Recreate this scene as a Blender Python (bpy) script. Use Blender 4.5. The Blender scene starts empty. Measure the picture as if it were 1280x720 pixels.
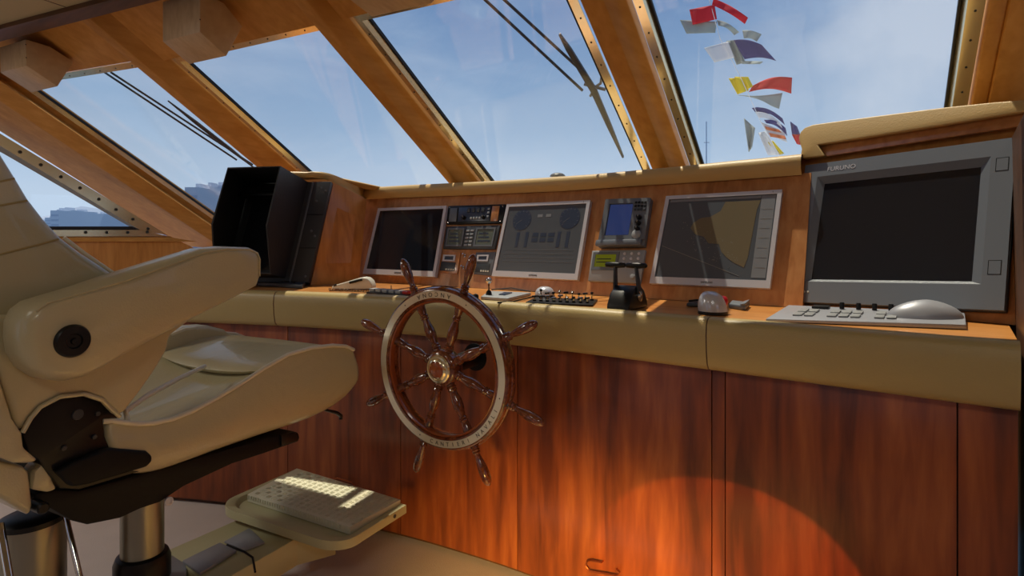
import bpy, bmesh, math, random
from mathutils import Vector, Matrix
random.seed(7)
S = bpy.context.scene
COL = S.collection
# ------------------------------------------------------------------ camera
FPX = 740.0
PSI = math.atan(560/740)
Fv = Vector((-math.sin(PSI), math.cos(PSI), 0)); Rv = Vector((math.cos(PSI), math.sin(PSI), 0)); Zv = Vector((0, 0, 1))
CAM = Vector((0, 0, 1.11))
cd = bpy.data.cameras.new('camera'); co = bpy.data.objects.new('camera', cd); COL.objects.link(co)
co.location = CAM; co.rotation_euler = (math.pi/2, 0, PSI)
cd.sensor_width = 36; cd.sensor_fit = 'HORIZONTAL'; cd.lens = 36*FPX/1280; cd.shift_y = -60/1280
cd.clip_start = 0.02; cd.clip_end = 3000
S.camera = co
def ray(px, py): return Fv + Rv*((px-640)/FPX) - Zv*((py-300)/FPX)
def at_t(px, py, t): return CAM + ray(px, py)*t
def at_z(px, py, z): r = ray(px, py); return CAM + r*((z-CAM.z)/r.z)
def at_y(px, py, y): r = ray(px, py); return CAM + r*(y/r.y)
def hit(px, py, p0, n): r = ray(px, py); return CAM + r*((p0-CAM).dot(n)/r.dot(n))
# ------------------------------------------------------------------ materials
def lin(c):
    def f(v):
        v /= 255
        return v/12.92 if v <= .04045 else ((v+.055)/1.055)**2.4
    return (f(c[0]), f(c[1]), f(c[2]), 1)
def base(name):
    m = bpy.data.materials.new(name); m.use_nodes = True
    nt = m.node_tree; b = nt.nodes['Principled BSDF']
    return m, nt, b
def plain(name, c, rough=.5, metal=0, spec=.5, coat=0, bump=0, bscale=200, var=0):
    m, nt, b = base(name)
    b.inputs['Base Color'].default_value = lin(c); b.inputs['Roughness'].default_value = rough
    b.inputs['Metallic'].default_value = metal; b.inputs['Specular IOR Level'].default_value = spec
    b.inputs['Coat Weight'].default_value = coat
    tc = nt.nodes.new('ShaderNodeTexCoord')
    if bump:
        n = nt.nodes.new('ShaderNodeTexNoise'); n.inputs['Scale'].default_value = bscale; n.inputs['Detail'].default_value = 3
        nt.links.new(tc.outputs['Object'], n.inputs['Vector'])
        bp = nt.nodes.new('ShaderNodeBump'); bp.inputs['Strength'].default_value = bump; bp.inputs['Distance'].default_value = .002
        nt.links.new(n.outputs['Fac'], bp.inputs['Height']); nt.links.new(bp.outputs['Normal'], b.inputs['Normal'])
    if var:
        n = nt.nodes.new('ShaderNodeTexNoise'); n.inputs['Scale'].default_value = 6; n.inputs['Detail'].default_value = 4
        nt.links.new(tc.outputs['Object'], n.inputs['Vector'])
        mx = nt.nodes.new('ShaderNodeMix'); mx.data_type = 'RGBA'
        k = 1-var; cc = lin(c)
        mx.inputs[6].default_value = (cc[0]*k, cc[1]*k, cc[2]*k, 1); mx.inputs[7].default_value = (min(1, cc[0]*(1+var)), min(1, cc[1]*(1+var)), min(1, cc[2]*(1+var)), 1)
        nt.links.new(n.outputs['Fac'], mx.inputs[0]); nt.links.new(mx.outputs[2], b.inputs['Base Color'])
    return m
def wood(name, dark, mid, light, sc=(9, 9, .9), rough=.28, coat=.3, rot=(0, 0, 0)):
    m, nt, b = base(name)
    tc = nt.nodes.new('ShaderNodeTexCoord'); mp = nt.nodes.new('ShaderNodeMapping')
    mp.inputs['Rotation'].default_value = rot; mp.inputs['Scale'].default_value = sc
    nt.links.new(tc.outputs['Object'], mp.inputs['Vector'])
    n1 = nt.nodes.new('ShaderNodeTexNoise'); n1.inputs['Scale'].default_value = 1.0; n1.inputs['Detail'].default_value = 6; n1.inputs['Distortion'].default_value = 1.4
    n2 = nt.nodes.new('ShaderNodeTexNoise'); n2.inputs['Scale'].default_value = 7.0; n2.inputs['Detail'].default_value = 5; n2.inputs['Distortion'].default_value = .3
    nt.links.new(mp.outputs[0], n1.inputs['Vector']); nt.links.new(mp.outputs[0], n2.inputs['Vector'])
    ad = nt.nodes.new('ShaderNodeMath'); ad.operation = 'MULTIPLY_ADD'; ad.inputs[1].default_value = .45
    nt.links.new(n2.outputs['Fac'], ad.inputs[0])
    ml = nt.nodes.new('ShaderNodeMath'); ml.operation = 'MULTIPLY'; ml.inputs[1].default_value = .55
    nt.links.new(n1.outputs['Fac'], ml.inputs[0]); nt.links.new(ml.outputs[0], ad.inputs[2])
    cr = nt.nodes.new('ShaderNodeValToRGB'); e = cr.color_ramp.elements
    e[0].position = .36; e[0].color = lin(dark); e[1].position = .64; e[1].color = lin(light)
    k = e.new(.5); k.color = lin(mid)
    nt.links.new(ad.outputs[0], cr.inputs[0]); nt.links.new(cr.outputs[0], b.inputs['Base Color'])
    b.inputs['Roughness'].default_value = rough; b.inputs['Coat Weight'].default_value = coat; b.inputs['Coat Roughness'].default_value = .12
    return m
def glow(name, c, s=1.0):
    m, nt, b = base(name)
    b.inputs['Base Color'].default_value = (.01, .01, .01, 1); b.inputs['Emission Color'].default_value = lin(c); b.inputs['Emission Strength'].default_value = s
    b.inputs['Roughness'].default_value = .25
    return m
M = {}
M['wood'] = wood('honey_wood', (164, 106, 50), (190, 128, 64), (208, 148, 80), sc=(5, 5, .6), coat=.15)
M['beam'] = wood('beam_wood', (178, 124, 60), (190, 136, 68), (202, 148, 80), sc=(5, 1, 5), rough=.5, coat=0)
M['beam'].node_tree.nodes['Principled BSDF'].inputs['Specular IOR Level'].default_value = .2
M['cherry'] = wood('cherry_wood', (92, 40, 20), (138, 68, 32), (172, 96, 48), sc=(4, 4, .45), rough=.36, coat=.1)
M['panelwood'] = wood('panel_wood', (160, 102, 58), (186, 126, 76), (204, 148, 96), sc=(6, 6, .6), rough=.3)
M['deskwood'] = wood('desk_wood', (178, 112, 52), (200, 134, 68), (216, 152, 84), sc=(1, 10, 10), rough=.3)
M['boxwood'] = wood('maple_wood', (176, 148, 112), (188, 160, 124), (198, 170, 134), sc=(8, 3, 3), rough=.45, coat=.1)
M['trimwood'] = wood('dark_trim_wood', (66, 42, 26), (84, 54, 33), (100, 64, 40), sc=(1, 8, 8), rough=.45, coat=0)
M['wheelwood'] = wood('varnished_mahogany', (66, 28, 15), (108, 54, 30), (142, 80, 48), sc=(14, 14, 14), rough=.12, coat=1)
M['wheelinner'] = plain('inner_wood', (150, 74, 36), .2, coat=.8)
M['leather'] = plain('cream_leather', (190, 180, 144), .34, coat=.3, bump=.3, bscale=260, var=.05)
M['bolster'] = plain('bolster_leather', (170, 150, 100), .42, bump=.3, bscale=220, var=.05)
M['ledge'] = plain('ledge_leather', (192, 160, 100), .45, bump=.3, bscale=220, var=.04)
M['piping'] = plain('piping_leather', (222, 216, 192), .4)
M['ceil'] = plain('ceiling_panel', (168, 154, 118), .7)
M['black'] = plain('black_plastic', (11, 11, 13), .4, spec=.35)
M['blackmatte'] = plain('matte_black', (13, 13, 15), .6, spec=.25, bump=.4, bscale=90)
M['hood'] = plain('hood_black', (34, 34, 38), .5, bump=.3, bscale=60)
M['gasket'] = plain('gasket_rubber', (14, 14, 20), .6)
M['darkgrey'] = plain('dark_grey_plastic', (52, 56, 62), .45)
M['midgrey'] = plain('mid_grey_plastic', (98, 104, 112), .45)
M['bezelgrey'] = plain('slate_bezel', (106, 113, 123), .42)
M['lightgrey'] = plain('light_grey_plastic', (150, 154, 158), .45)
M['silver'] = plain('silver_plastic', (196, 196, 204), .38)
M['dome'] = plain('silver_dome', (196, 198, 206), .25, metal=.25)
M['white'] = plain('white_plastic', (206, 204, 190), .4)
M['chrome'] = plain('chrome', (214, 212, 206), .08, metal=1)
M['steel'] = plain('polished_steel', (238, 226, 190), .2, metal=.85)
M['brushed'] = plain('brushed_metal', (150, 146, 132), .35, metal=.9)
M['copper'] = plain('copper_wire', (170, 96, 60), .3, metal=.9)
M['aluminium'] = plain('cream_painted_metal', (186, 180, 140), .35)
M['tread'] = plain('tread_plate', (216, 214, 190), .35)
M['bracket'] = plain('grey_bracket', (150, 152, 160), .4, metal=.2)
M['screen'] = plain('screen_glass', (28, 32, 40), .12, spec=.6)
M['screen2'] = plain('screen_dim', (84, 90, 98), .22, spec=.5)
M['gauge'] = plain('gauge_dark', (50, 62, 84), .3)
M['gaugemark'] = plain('gauge_mark', (124, 128, 134), .4)
M['chart_land'] = plain('chart_land', (112, 102, 80), .3)
M['chart_line'] = plain('chart_line', (130, 130, 128), .3)
M['lcd'] = plain('lcd_grey', (96, 104, 96), .25)
M['lcdgreen'] = glow('lcd_green', (150, 150, 20), .25)
M['bluescreen'] = glow('blue_screen', (70, 96, 170), .22)
M['red'] = plain('red_plastic', (176, 24, 30), .3)
M['button'] = plain('button_grey', (134, 136, 138), .5)
M['carpet'] = plain('grey_carpet', (206, 194, 190), .95, bump=1.0, bscale=420, var=.12)
M['engrave'] = plain('engraved_black', (30, 28, 24), .5)
M['sea'] = plain('sea_water', (70, 96, 120), .15, bump=.5, bscale=.5)
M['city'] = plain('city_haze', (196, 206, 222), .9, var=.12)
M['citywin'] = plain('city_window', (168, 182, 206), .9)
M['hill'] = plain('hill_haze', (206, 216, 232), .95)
M['deckpaint'] = plain('white_deck', (210, 212, 214), .5)
M['cloth_red'] = plain('red_cloth', (196, 30, 44), .8)
M['cloth_blue'] = plain('blue_cloth', (44, 52, 120), .8)
M['cloth_yellow'] = plain('yellow_cloth', (220, 196, 40), .8)
M['cloth_white'] = plain('white_cloth', (214, 220, 228), .8)
M['ghost_grey'] = plain('flag_reflection_grey', (146, 158, 158), .8)  # grey of the flags' ghost reflections in the panes, put in as cloth
M['cloth_orange'] = plain('orange_cloth', (200, 110, 70), .8)
def glass_mat():
    m = bpy.data.materials.new('window_glass'); m.use_nodes = True; nt = m.node_tree; nt.nodes.clear()
    o = nt.nodes.new('ShaderNodeOutputMaterial'); t = nt.nodes.new('ShaderNodeBsdfTransparent'); g = nt.nodes.new('ShaderNodeBsdfGlossy'); mx = nt.nodes.new('ShaderNodeMixShader')
    t.inputs[0].default_value = (.95, .97, .98, 1); g.inputs['Roughness'].default_value = .01
    lw = nt.nodes.new('ShaderNodeLayerWeight'); lw.inputs[0].default_value = .5
    pw = nt.nodes.new('ShaderNodeMath'); pw.operation = 'POWER'; pw.inputs[1].default_value = 5; nt.links.new(lw.outputs['Facing'], pw.inputs[0])
    fr = nt.nodes.new('ShaderNodeMath'); fr.operation = 'MULTIPLY_ADD'; fr.inputs[1].default_value = .8; fr.inputs[2].default_value = .035; nt.links.new(pw.outputs[0], fr.inputs[0])
    nt.links.new(fr.outputs[0], mx.inputs[0]); nt.links.new(t.outputs[0], mx.inputs[1]); nt.links.new(g.outputs[0], mx.inputs[2]); nt.links.new(mx.outputs[0], o.inputs[0])
    return m
M['glass'] = glass_mat()
def wrinkles(m, sc, st):
    nt = m.node_tree; b = nt.nodes['Principled BSDF']; old = b.inputs['Normal'].links[0].from_socket
    tc = nt.nodes.new('ShaderNodeTexCoord'); n = nt.nodes.new('ShaderNodeTexNoise'); n.inputs['Scale'].default_value = sc; n.inputs['Detail'].default_value = 2; n.inputs['Distortion'].default_value = 1.2
    nt.links.new(tc.outputs['Object'], n.inputs['Vector']); bp = nt.nodes.new('ShaderNodeBump'); bp.inputs['Strength'].default_value = st; bp.inputs['Distance'].default_value = .02
    nt.links.new(n.outputs['Fac'], bp.inputs['Height']); nt.links.new(old, bp.inputs['Normal']); nt.links.new(bp.outputs['Normal'], b.inputs['Normal'])
wrinkles(M['leather'], 7, .35)
# ------------------------------------------------------------------ objects
ORG = {}
def props(o, label=None, cat=None, group=None, kind=None):
    if label: o['label'] = label
    if cat: o['category'] = cat
    if group: o['group'] = group
    if kind: o['kind'] = kind
    return o
def thing(name, loc, label, cat, group=None):
    o = bpy.data.objects.new(name, None); COL.objects.link(o); o.location = loc; o.empty_display_size = .05
    ORG[o.name] = Vector(loc)
    return props(o, label, cat, group)
class MB:
    def __init__(s): s.bm = bmesh.new()
    def faces(s, vs, fs):
        v = [s.bm.verts.new(p) for p in vs]
        for f in fs:
            try: s.bm.faces.new([v[i] for i in f])
            except ValueError: pass
        return v
    def prism(s, poly, vec):
        poly = [Vector(p) for p in poly]; n = len(poly); vec = Vector(vec)
        vs = poly + [p+vec for p in poly]
        s.faces(vs, [list(range(n)), list(range(2*n-1, n-1, -1))] + [[i, i+n, (i+1) % n+n, (i+1) % n] for i in range(n)])
        return s
    def hexa(s, a, b):       # two quads, a[i] opposite b[i]
        vs = [Vector(p) for p in a]+[Vector(p) for p in b]; n = len(a)
        s.faces(vs, [list(range(n)), list(range(2*n-1, n-1, -1))] + [[i, i+n, (i+1) % n+n, (i+1) % n] for i in range(n)])
        return s
    def box(s, c, u, v, w):   # centre and three half vectors
        c, u, v, w = map(Vector, (c, u, v, w))
        return s.hexa([c-u-v-w, c+u-v-w, c+u+v-w, c-u+v-w], [c-u-v+w, c+u-v+w, c+u+v+w, c-u+v+w])
    def grid(s, rows, closed=False):
        vs = [p for r in rows for p in r]; n = len(rows[0]); fs = []
        for i in range(len(rows)-1):
            for j in range(n if closed else n-1):
                fs.append([i*n+j, i*n+(j+1) % n, (i+1)*n+(j+1) % n, (i+1)*n+j])
        s.faces(vs, fs); return s
    def loft(s, rings):      # closed rings with caps
        vs = [p for r in rings for p in r]; n = len(rings[0]); fs = [list(range(n-1, -1, -1)), [len(vs)-n+j for j in range(n)]]
        for i in range(len(rings)-1):
            for j in range(n): fs.append([i*n+j, i*n+(j+1) % n, (i+1)*n+(j+1) % n, (i+1)*n+j])
        s.faces(vs, fs); return s
    def tube(s, pts, r, seg=10):
        pts = [Vector(p) for p in pts]; rs = r if isinstance(r, (list, tuple)) else [r]*len(pts)
        t0 = (pts[1]-pts[0]).normalized(); up = Vector((0, 0, 1)) if abs(t0.z) < .9 else Vector((1, 0, 0))
        a = t0.cross(up).normalized(); rings = []
        for i, p in enumerate(pts):
            t = (pts[min(i+1, len(pts)-1)]-pts[max(i-1, 0)]).normalized()
            a = (a-t*a.dot(t)).normalized(); b = t.cross(a)
            rings.append([p+(a*math.cos(2*math.pi*k/seg)+b*math.sin(2*math.pi*k/seg))*rs[i] for k in range(seg)])
        return s.loft(rings)
    def lathe(s, c, ax, prof, seg=24, closed=False):
        c = Vector(c); ax = Vector(ax).normalized(); up = Vector((0, 0, 1)) if abs(ax.z) < .9 else Vector((1, 0, 0))
        a = ax.cross(up).normalized(); b = ax.cross(a)
        rings = [[c+ax*h+(a*math.cos(2*math.pi*k/seg)+b*math.sin(2*math.pi*k/seg))*max(r, 1e-4) for k in range(seg)] for r, h in prof]
        if closed:
            rings.append(rings[0]); s.grid(rings, True)
        else: s.loft(rings)
        return s
    def build(s, name, mat, parent=None, bevel=0, seg=2, smooth=True, sub=0, solid=0, label=None, cat=None, group=None, kind=None):
        bmesh.ops.remove_doubles(s.bm, verts=s.bm.verts, dist=1e-6)
        bmesh.ops.recalc_face_normals(s.bm, faces=s.bm.faces)
        if bevel:
            es = [e for e in s.bm.edges if len(e.link_faces) == 2 and e.calc_face_angle(0) > .5]
            bmesh.ops.bevel(s.bm, geom=es, offset=bevel, segments=seg, profile=.5, affect='EDGES', clamp_overlap=True)
        if parent is not None:
            org = ORG[parent.name]
        else:
            xs = [v.co for v in s.bm.verts]
            lo = Vector([min(p[i] for p in xs) for i in range(3)]); hi = Vector([max(p[i] for p in xs) for i in range(3)])
            org = Vector(((lo.x+hi.x)/2, (lo.y+hi.y)/2, lo.z))
        bmesh.ops.translate(s.bm, verts=s.bm.verts, vec=-org)
        me = bpy.data.meshes.new(name); s.bm.to_mesh(me); s.bm.free()
        o = bpy.data.objects.new(name, me); COL.objects.link(o); me.materials.append(M[mat] if isinstance(mat, str) else mat)
        if smooth:
            for p in me.polygons: p.use_smooth = True
            try: me.set_sharp_from_angle(angle=math.radians(38))
            except Exception: pass
        if solid:
            md = o.modifiers.new('thickness', 'SOLIDIFY'); md.thickness = solid; md.offset = 0
        if sub:
            md = o.modifiers.new('smooth', 'SUBSURF'); md.levels = sub; md.render_levels = sub
        if parent is not None: o.parent = parent
        else: o.location = org
        ORG[o.name] = org
        return props(o, label, cat, group, kind)
def text(name, body, size, origin, u, v, mat, parent, depth=.0006, align='CENTER'):
    c = bpy.data.curves.new(name, 'FONT'); c.body = body; c.size = size; c.extrude = depth; c.align_x = align; c.align_y = 'CENTER'
    tmp = bpy.data.objects.new(name, c); COL.objects.link(tmp)
    me = bpy.data.meshes.new_from_object(tmp.evaluated_get(bpy.context.evaluated_depsgraph_get()))
    bpy.data.objects.remove(tmp)
    u = Vector(u).normalized(); v = Vector(v).normalized(); n = u.cross(v)
    org = ORG[parent.name]; o3 = Vector(origin)
    for vt in me.vertices: vt.co = o3+u*vt.co.x+v*vt.co.y+n*vt.co.z-org
    me.materials.clear(); me.materials.append(M[mat])
    o = bpy.data.objects.new(name, me); COL.objects.link(o); o.parent = parent; ORG[o.name] = org
    return o
def lerp(a, b, t): return a+(b-a)*t
class Quad:
    """a rectangle standing in the place: corners TL TR BR BL in world space, w along the outward normal"""
    def __init__(s, TL, TR, BR, BL):
        s.c = [Vector(q) for q in (TL, TR, BR, BL)]; TL, TR, BR, BL = s.c
        s.n = (TR-BL).cross(TL-BR).normalized()
        if s.n.dot(CAM-BL) < 0: s.n = -s.n
        s.U = ((TR-TL)+(BR-BL)).normalized(); s.V = ((TL-BL)+(TR-BR)).normalized()
        s.w = ((TR-TL).length+(BR-BL).length)/2; s.h = ((TL-BL).length+(TR-BR).length)/2
    def P(s, u, v, w=0):
        TL, TR, BR, BL = s.c
        return BL*(1-u)*(1-v)+BR*u*(1-v)+TR*u*v+TL*(1-u)*v+s.n*w
    def slab(s, mb, u0, u1, v0, v1, w0, w1):
        return mb.hexa([s.P(u0, v0, w0), s.P(u1, v0, w0), s.P(u1, v1, w0), s.P(u0, v1, w0)], [s.P(u0, v0, w1), s.P(u1, v0, w1), s.P(u1, v1, w1), s.P(u0, v1, w1)])
    def frame(s, mb, o, i, w0, w1):   # o,i = (u0,u1,v0,v1)
        O = [(o[0], o[2]), (o[1], o[2]), (o[1], o[3]), (o[0], o[3])]; I = [(i[0], i[2]), (i[1], i[2]), (i[1], i[3]), (i[0], i[3])]
        for k in range(4):
            a, b, c, d = O[k], O[(k+1) % 4], I[(k+1) % 4], I[k]
            mb.hexa([s.P(*q, w0) for q in (a, b, c, d)], [s.P(*q, w1) for q in (a, b, c, d)])
        return mb
# ------------------------------------------------------------------ the raked windscreen
m_ = ray(1085, 845).normalized(); h_ = -ray(-760, 300).normalized()
r0 = ray(600, 226); P0 = CAM+r0*(2.45/r0.y)
n_ = h_.cross(m_).normalized()
if n_.z > 0: n_ = -n_
class Screen:
    def __init__(s, p0, h, m, n):
        s.p0, s.h, s.m, s.n = p0, h, m, n
        s.inv = Matrix((h, m, n)).transposed().inverted()
    def px(s, x, y, c=0): return hit(x, y, s.p0+s.n*c, s.n)
    def a(s, x, y, c=0): return (s.inv @ (s.px(x, y, c)-s.p0)).x
    def b(s, x, y, c=0): return (s.inv @ (s.px(x, y, c)-s.p0)).y
    def P(s, a, b, c=0): return s.p0+s.h*a+s.m*b+s.n*c
    def line(s, p, q, c=0): return (s.a(*p, c)+s.a(*q, c))/2
    def beam(s, mb, prof, b0, b1):
        return mb.hexa([s.P(a, b0, c) for a, c in prof], [s.P(a, b1, c) for a, c in prof])
W2 = Screen(P0, h_, m_, n_)
h1 = -ray(-1178, 300).normalized(); n1 = h1.cross(m_).normalized()
if n1.z > 0: n1 = -n1
Q0 = W2.px(303, 135)
Q0 = Q0+m_*((P0.z-Q0.z)/m_.z)
W1 = Screen(Q0, h1, m_, n1)
FR = .035   # height of the steel frame above the glass
# glass edges (a) of windows 2,3,4 on W2
w2 = (W2.line((235.6, 75), (390, 213)), W2.line((400, 42), (560, 227))+.03)
w3 = (W2.line((463.7, 22.5), (617.5, 224.5)), W2.line((709, 0), (803, 209)))
w4 = (W2.line((814, 0), (880.6, 203)), W2.line((1195, 0), (1182, 133)))
w1 = (W1.line((113.3, 160), (265.6, 263.3)), W1.a(303, 135)-.25)
BT = -1.079; BB = .2
def window(idx, W, a0, a1, sl, sr, bt=BT, bb=BB, label=None):
    root = bpy.data.objects.new('window_%d' % idx, None); COL.objects.link(root); root.location = W.P((a0+a1)/2, bb, 0); ORG[root.name] = root.location.copy()
    root['kind'] = 'structure'
    mb = MB(); mb.hexa([W.P(a0-.02, bt-.02, -.004), W.P(a1+.02, bt-.02, -.004), W.P(a1+.02, bb, -.004), W.P(a0-.02, bb, -.004)],
                       [W.P(a0-.02, bt-.02, -.012), W.P(a1+.02, bt-.02, -.012), W.P(a1+.02, bb, -.012), W.P(a0-.02, bb, -.012)])
    mb.build('pane', 'glass', root, smooth=False)
    g = MB(); k = .006
    for (x0, x1, y0, y1) in ((a0-k, a0, bt, bb), (a1, a1+k, bt, bb), (a0, a1, bt-k, bt), (a0, a1, bb-k, bb)):
        g.hexa([W.P(x0, y0, -.002), W.P(x1, y0, -.002), W.P(x1, y1, -.002), W.P(x0, y1, -.002)], [W.P(x0, y0, .012), W.P(x1, y0, .012), W.P(x1, y1, .012), W.P(x0, y1, .012)])
    g.build('gasket', 'gasket', root, smooth=False)
    f = MB()
    O = [(a0-sl, bt-.05), (a1+sr, bt-.05), (a1+sr, bb), (a0-sl, bb)]; I = [(a0-k, bt-k), (a1+k, bt-k), (a1+k, bb), (a0-k, bb)]; R = [(a0-k-.012, bt-k-.008), (a1+k+.012, bt-k-.008), (a1+k+.012, bb), (a0-k-.012, bb)]
    for q in range(3) if True else ():
        i, j = ((0, 1), (1, 2), (3, 0))[q]
        # bevelled reveal and flat strip
        f.hexa([W.P(*O[i], FR-.006), W.P(*O[j], FR-.006), W.P(*R[j], FR-.006), W.P(*R[i], FR-.006)], [W.P(*O[i], FR), W.P(*O[j], FR), W.P(*R[j], FR), W.P(*R[i], FR)])
        f.hexa([W.P(*I[i], 0), W.P(*I[j], 0), W.P(*R[j], FR), W.P(*R[i], FR)], [W.P(*I[i], -.003), W.P(*I[j], -.003), W.P(*R[j], FR-.004), W.P(*R[i], FR-.004)])
    f.build('window_frame', 'steel', root, smooth=False)
    s = MB()
    b = bt+.05
    while b < bb:
        for a in (a0-.018-(sl-.018)*.5, a1+.018+(sr-.018)*.5):
            s.lathe(W.P(a, b, FR), W.n, [(.0035, 0), (.0035, .0015), (.0015, .0025)], 8)
        b += .11
    nx = max(2, int((a1-a0)/.11))
    for i in range(nx): s.lathe(W.P(lerp(a0, a1, (i+.5)/nx), bt-.03, FR), W.n, [(.0035, 0), (.0035, .0015), (.0015, .0025)], 8)
    s.build('screws', 'engrave', root, smooth=False)
    return root
window(1, W1, w1[0], W1.a(303, 135)-.27, .05, .04, bt=-1.085, bb=.42)
window(2, W2, *w2, .045, .045)
window(3, W2, *w3, .045, .05)
window(4, W2, *w4, .05, .06)
# posts between the windows: stepped timber beams
def post(idx, prof, b0, b1, W=W2):
    mb = MB(); W.beam(mb, prof, b0, b1); return mb.build('trim_%d' % idx, 'beam', None, bevel=.004, kind='structure')
C0 = FR-.002
cA = .11
# post A between windows 2 and 3
aSil = W2.line((400, 42), (560, 227), cA); aMid = W2.line((427, 42), (524, 180), cA); aWood = W2.line((432, 25), (566, 180), C0)
post(1, [(aSil+.04, -.02), (aSil+.04, C0), (aSil, cA), (aMid, cA), (aMid+.012, cA-.02), (aWood-.02, .05), (aWood, C0), (aWood, -.02)], -1.47, BB)
# post B between windows 3 and 4
bL = W2.line((724.7, 0), (814, 209), cA); bM = W2.line((755, 0), (833, 204), cA); bR = W2.line((785, 0), (852.5, 198), C0)
post(2, [(bL, -.02), (bL, C0), (bL, cA), (bM, cA), (bM+.012, cA-.03), (bR-.02, .05), (bR, C0), (bR, -.02)], -1.47, BB)
# post between windows 1 and 2
s1 = W2.line((170, 83), (232, 135), cA); s2 = W2.line((199, 100), (340, 213), cA); s3 = W2.line((218, 72), (364, 213), C0)
post(3, [(s1+.01, -.02), (s1+.01, C0), (s1, cA), (s2, cA), (s2+.012, cA-.02), (s3-.02, .05), (s3, C0), (s3, -.02)], -1.47, BB)
# right pier
rL = W2.line((1230, 0), (1216, 130), C0); rM = W2.line((1256, 0), (1236, 127), .05)
mb = MB(); W2.beam(mb, [(rL, -.02), (rL, C0), (rL+.005, .05), (rM, .05), (rM+.004, .045), (rM+.006, .06), (rM+.6, .06), (rM+.6, -.02)], -1.47, BB)
mb.build('trim_4', 'beam', None, bevel=.003, kind='structure')
# corner post on W1
e0 = W1.line((97.8, 160), (264, 269), C0); e1 = W1.line((44, 116), (140, 186), C0)
cK = .16
k1 = W1.line((0, 138), (262, 293), cK); k2 = W1.line((0, 110), (262, 277), cK-.05)
PG0, PG1 = (0, 166.7), (211, 294.4)
k3 = W1.line(PG0, PG1, cK-.035)
mb = MB(); W1.beam(mb, [(e0, -.02), (e0, C0), (e0-.03, .06), (k2+.02, cK-.05), (k2, cK-.05), (k1+.02, cK), (k1, cK), (k1-.004, cK-.02), (k3, cK-.035), (k3, .02), (k3+.1, -.02)], -1.47, .5)
mb.build('trim_5', 'beam', None, bevel=.004, kind='structure')
# header timber above the glass
mb = MB(); aL = W2.a(303, 135)-.12
W2.beam(mb, [(aL, .0), (aL, .05), (rM+.6, .05), (rM+.6, .0)], BT-.05, -1.47); mb.build('trim_6', 'beam', None, kind='structure')
mb = MB(); W1.beam(mb, [(w1[0]-.5, .0), (w1[0]-.5, .05), (W1.a(303, 135)-.14, .05), (W1.a(303, 135)-.14, .0)], -1.15, -1.47); mb.build('trim_7', 'beam', None, kind='structure')
ZC = 2.10; ZS = 2.20
# ------------------------------------------------------------------ ceiling, board, soffit
L1a, L1b = at_z(0, 36.5, ZC-.02), at_z(139, 0, ZC-.02); L2a, L2b = at_z(0, 52, ZC-.03), at_z(202, 0, ZC-.03)
dirL = (L1b-L1a).normalized()
def ext(p, d, x): return p+d*((x-p.x)/d.x)
XL, XR = -5.6, 1.9
A0, A1 = ext(L1a, dirL, XL), ext(L1a, dirL, XR)
dirL2 = (L2b-L2a).normalized(); B0, B1 = ext(L2a, dirL2, XL), ext(L2a, dirL2, XR)
mb = MB(); mb.prism([(XL, -2.8, ZC), (XR, -2.8, ZC), (A1.x, A1.y+.02, ZC), (A0.x, A0.y+.02, ZC)], (0, 0, .05)); mb.build('ceiling', 'ceil', None, smooth=False, kind='structure')
mb = MB(); mb.hexa([(A0.x, A0.y, ZC-.02), (A1.x, A1.y, ZC-.02), (B1.x, B1.y, ZC-.03), (B0.x, B0.y, ZC-.03)], [(A0.x, A0.y, ZS+.05), (A1.x, A1.y, ZS+.05), (B1.x, B1.y, ZS+.05), (B0.x, B0.y, ZS+.05)])
mb.build('trim_8', 'trimwood', None, smooth=False, kind='structure')
mb = MB(); ZS = 2.20; bz = (ZS-P0.z)/m_.z-.02; sa, sb = W2.P(5, bz), W2.P(-4.5, bz); sa.z = sb.z = ZS
mb.prism([(B0.x, B0.y, ZS), (B1.x, B1.y, ZS), sa, sb], (0, 0, .05)); mb.build('trim_9', 'beam', None, smooth=False, kind='structure')
# ceiling panel joint
j0, j1 = at_z(50, -2, ZC), at_z(92, 12, ZC)
mb = MB(); dj = (j1-j0).normalized(); sj = Vector((-dj.y, dj.x, 0))*.0025
j1 = j1+dj*.05; j0 = j0-dj*1.5
mb.hexa([j0-sj, j1-sj, j1+sj, j0+sj], [q-Vector((0, 0, .0015)) for q in (j0-sj, j1-sj, j1+sj, j0+sj)]); mb.build('trim_10', 'trimwood', None, smooth=False, kind='structure')
# ------------------------------------------------------------------ floor and walls
mb = MB(); mb.prism([(-6, -2.8, 0), (XR, -2.8, 0), (XR, 2.2, 0), (-6, 2.2, 0)], (0, 0, -.06)); mb.build('floor', 'carpet', None, smooth=False, kind='structure')
# port side: a wall with a raked side window
PB = W1.px(211, 294.4, .0)
PW = Vector((-4.42, 2.2, 0)); dW = Vector((-.22, -.976, 0)).normalized(); nW = Vector((dW.y, -dW.x, 0)); nW = nW if nW.x > 0 else -nW
def sw(px, py, o=0): return hit(px, py, PW+nW*o, nW)
def swl(px, py, o=0):
    p = sw(px, py, o); return p
def strip(mb, pts, o, th):
    mb.prism([sw(*p, o) for p in pts], nW*th)
mb = MB(); strip(mb, [(-60, 295.4), (211.5, 295.4), (300, 340), (300, 560), (-60, 700)], -.05, .05)
mb.build('wall_left', 'wood', None, smooth=False, kind='structure')
mb = MB(); strip(mb, [(-60, 296.5), (211, 296.5), (246, 302), (-60, 302)], 0, .02); mb.build('trim_11', 'beam', None, bevel=.003, kind='structure')
rw = bpy.data.objects.new('window_5', None); COL.objects.link(rw); rw.location = sw(100, 290); ORG[rw.name] = rw.location.copy(); rw['kind'] = 'structure'
f = MB()
def lp(p, q, t): return (lerp(p[0], q[0], t), lerp(p[1], q[1], t))
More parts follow.
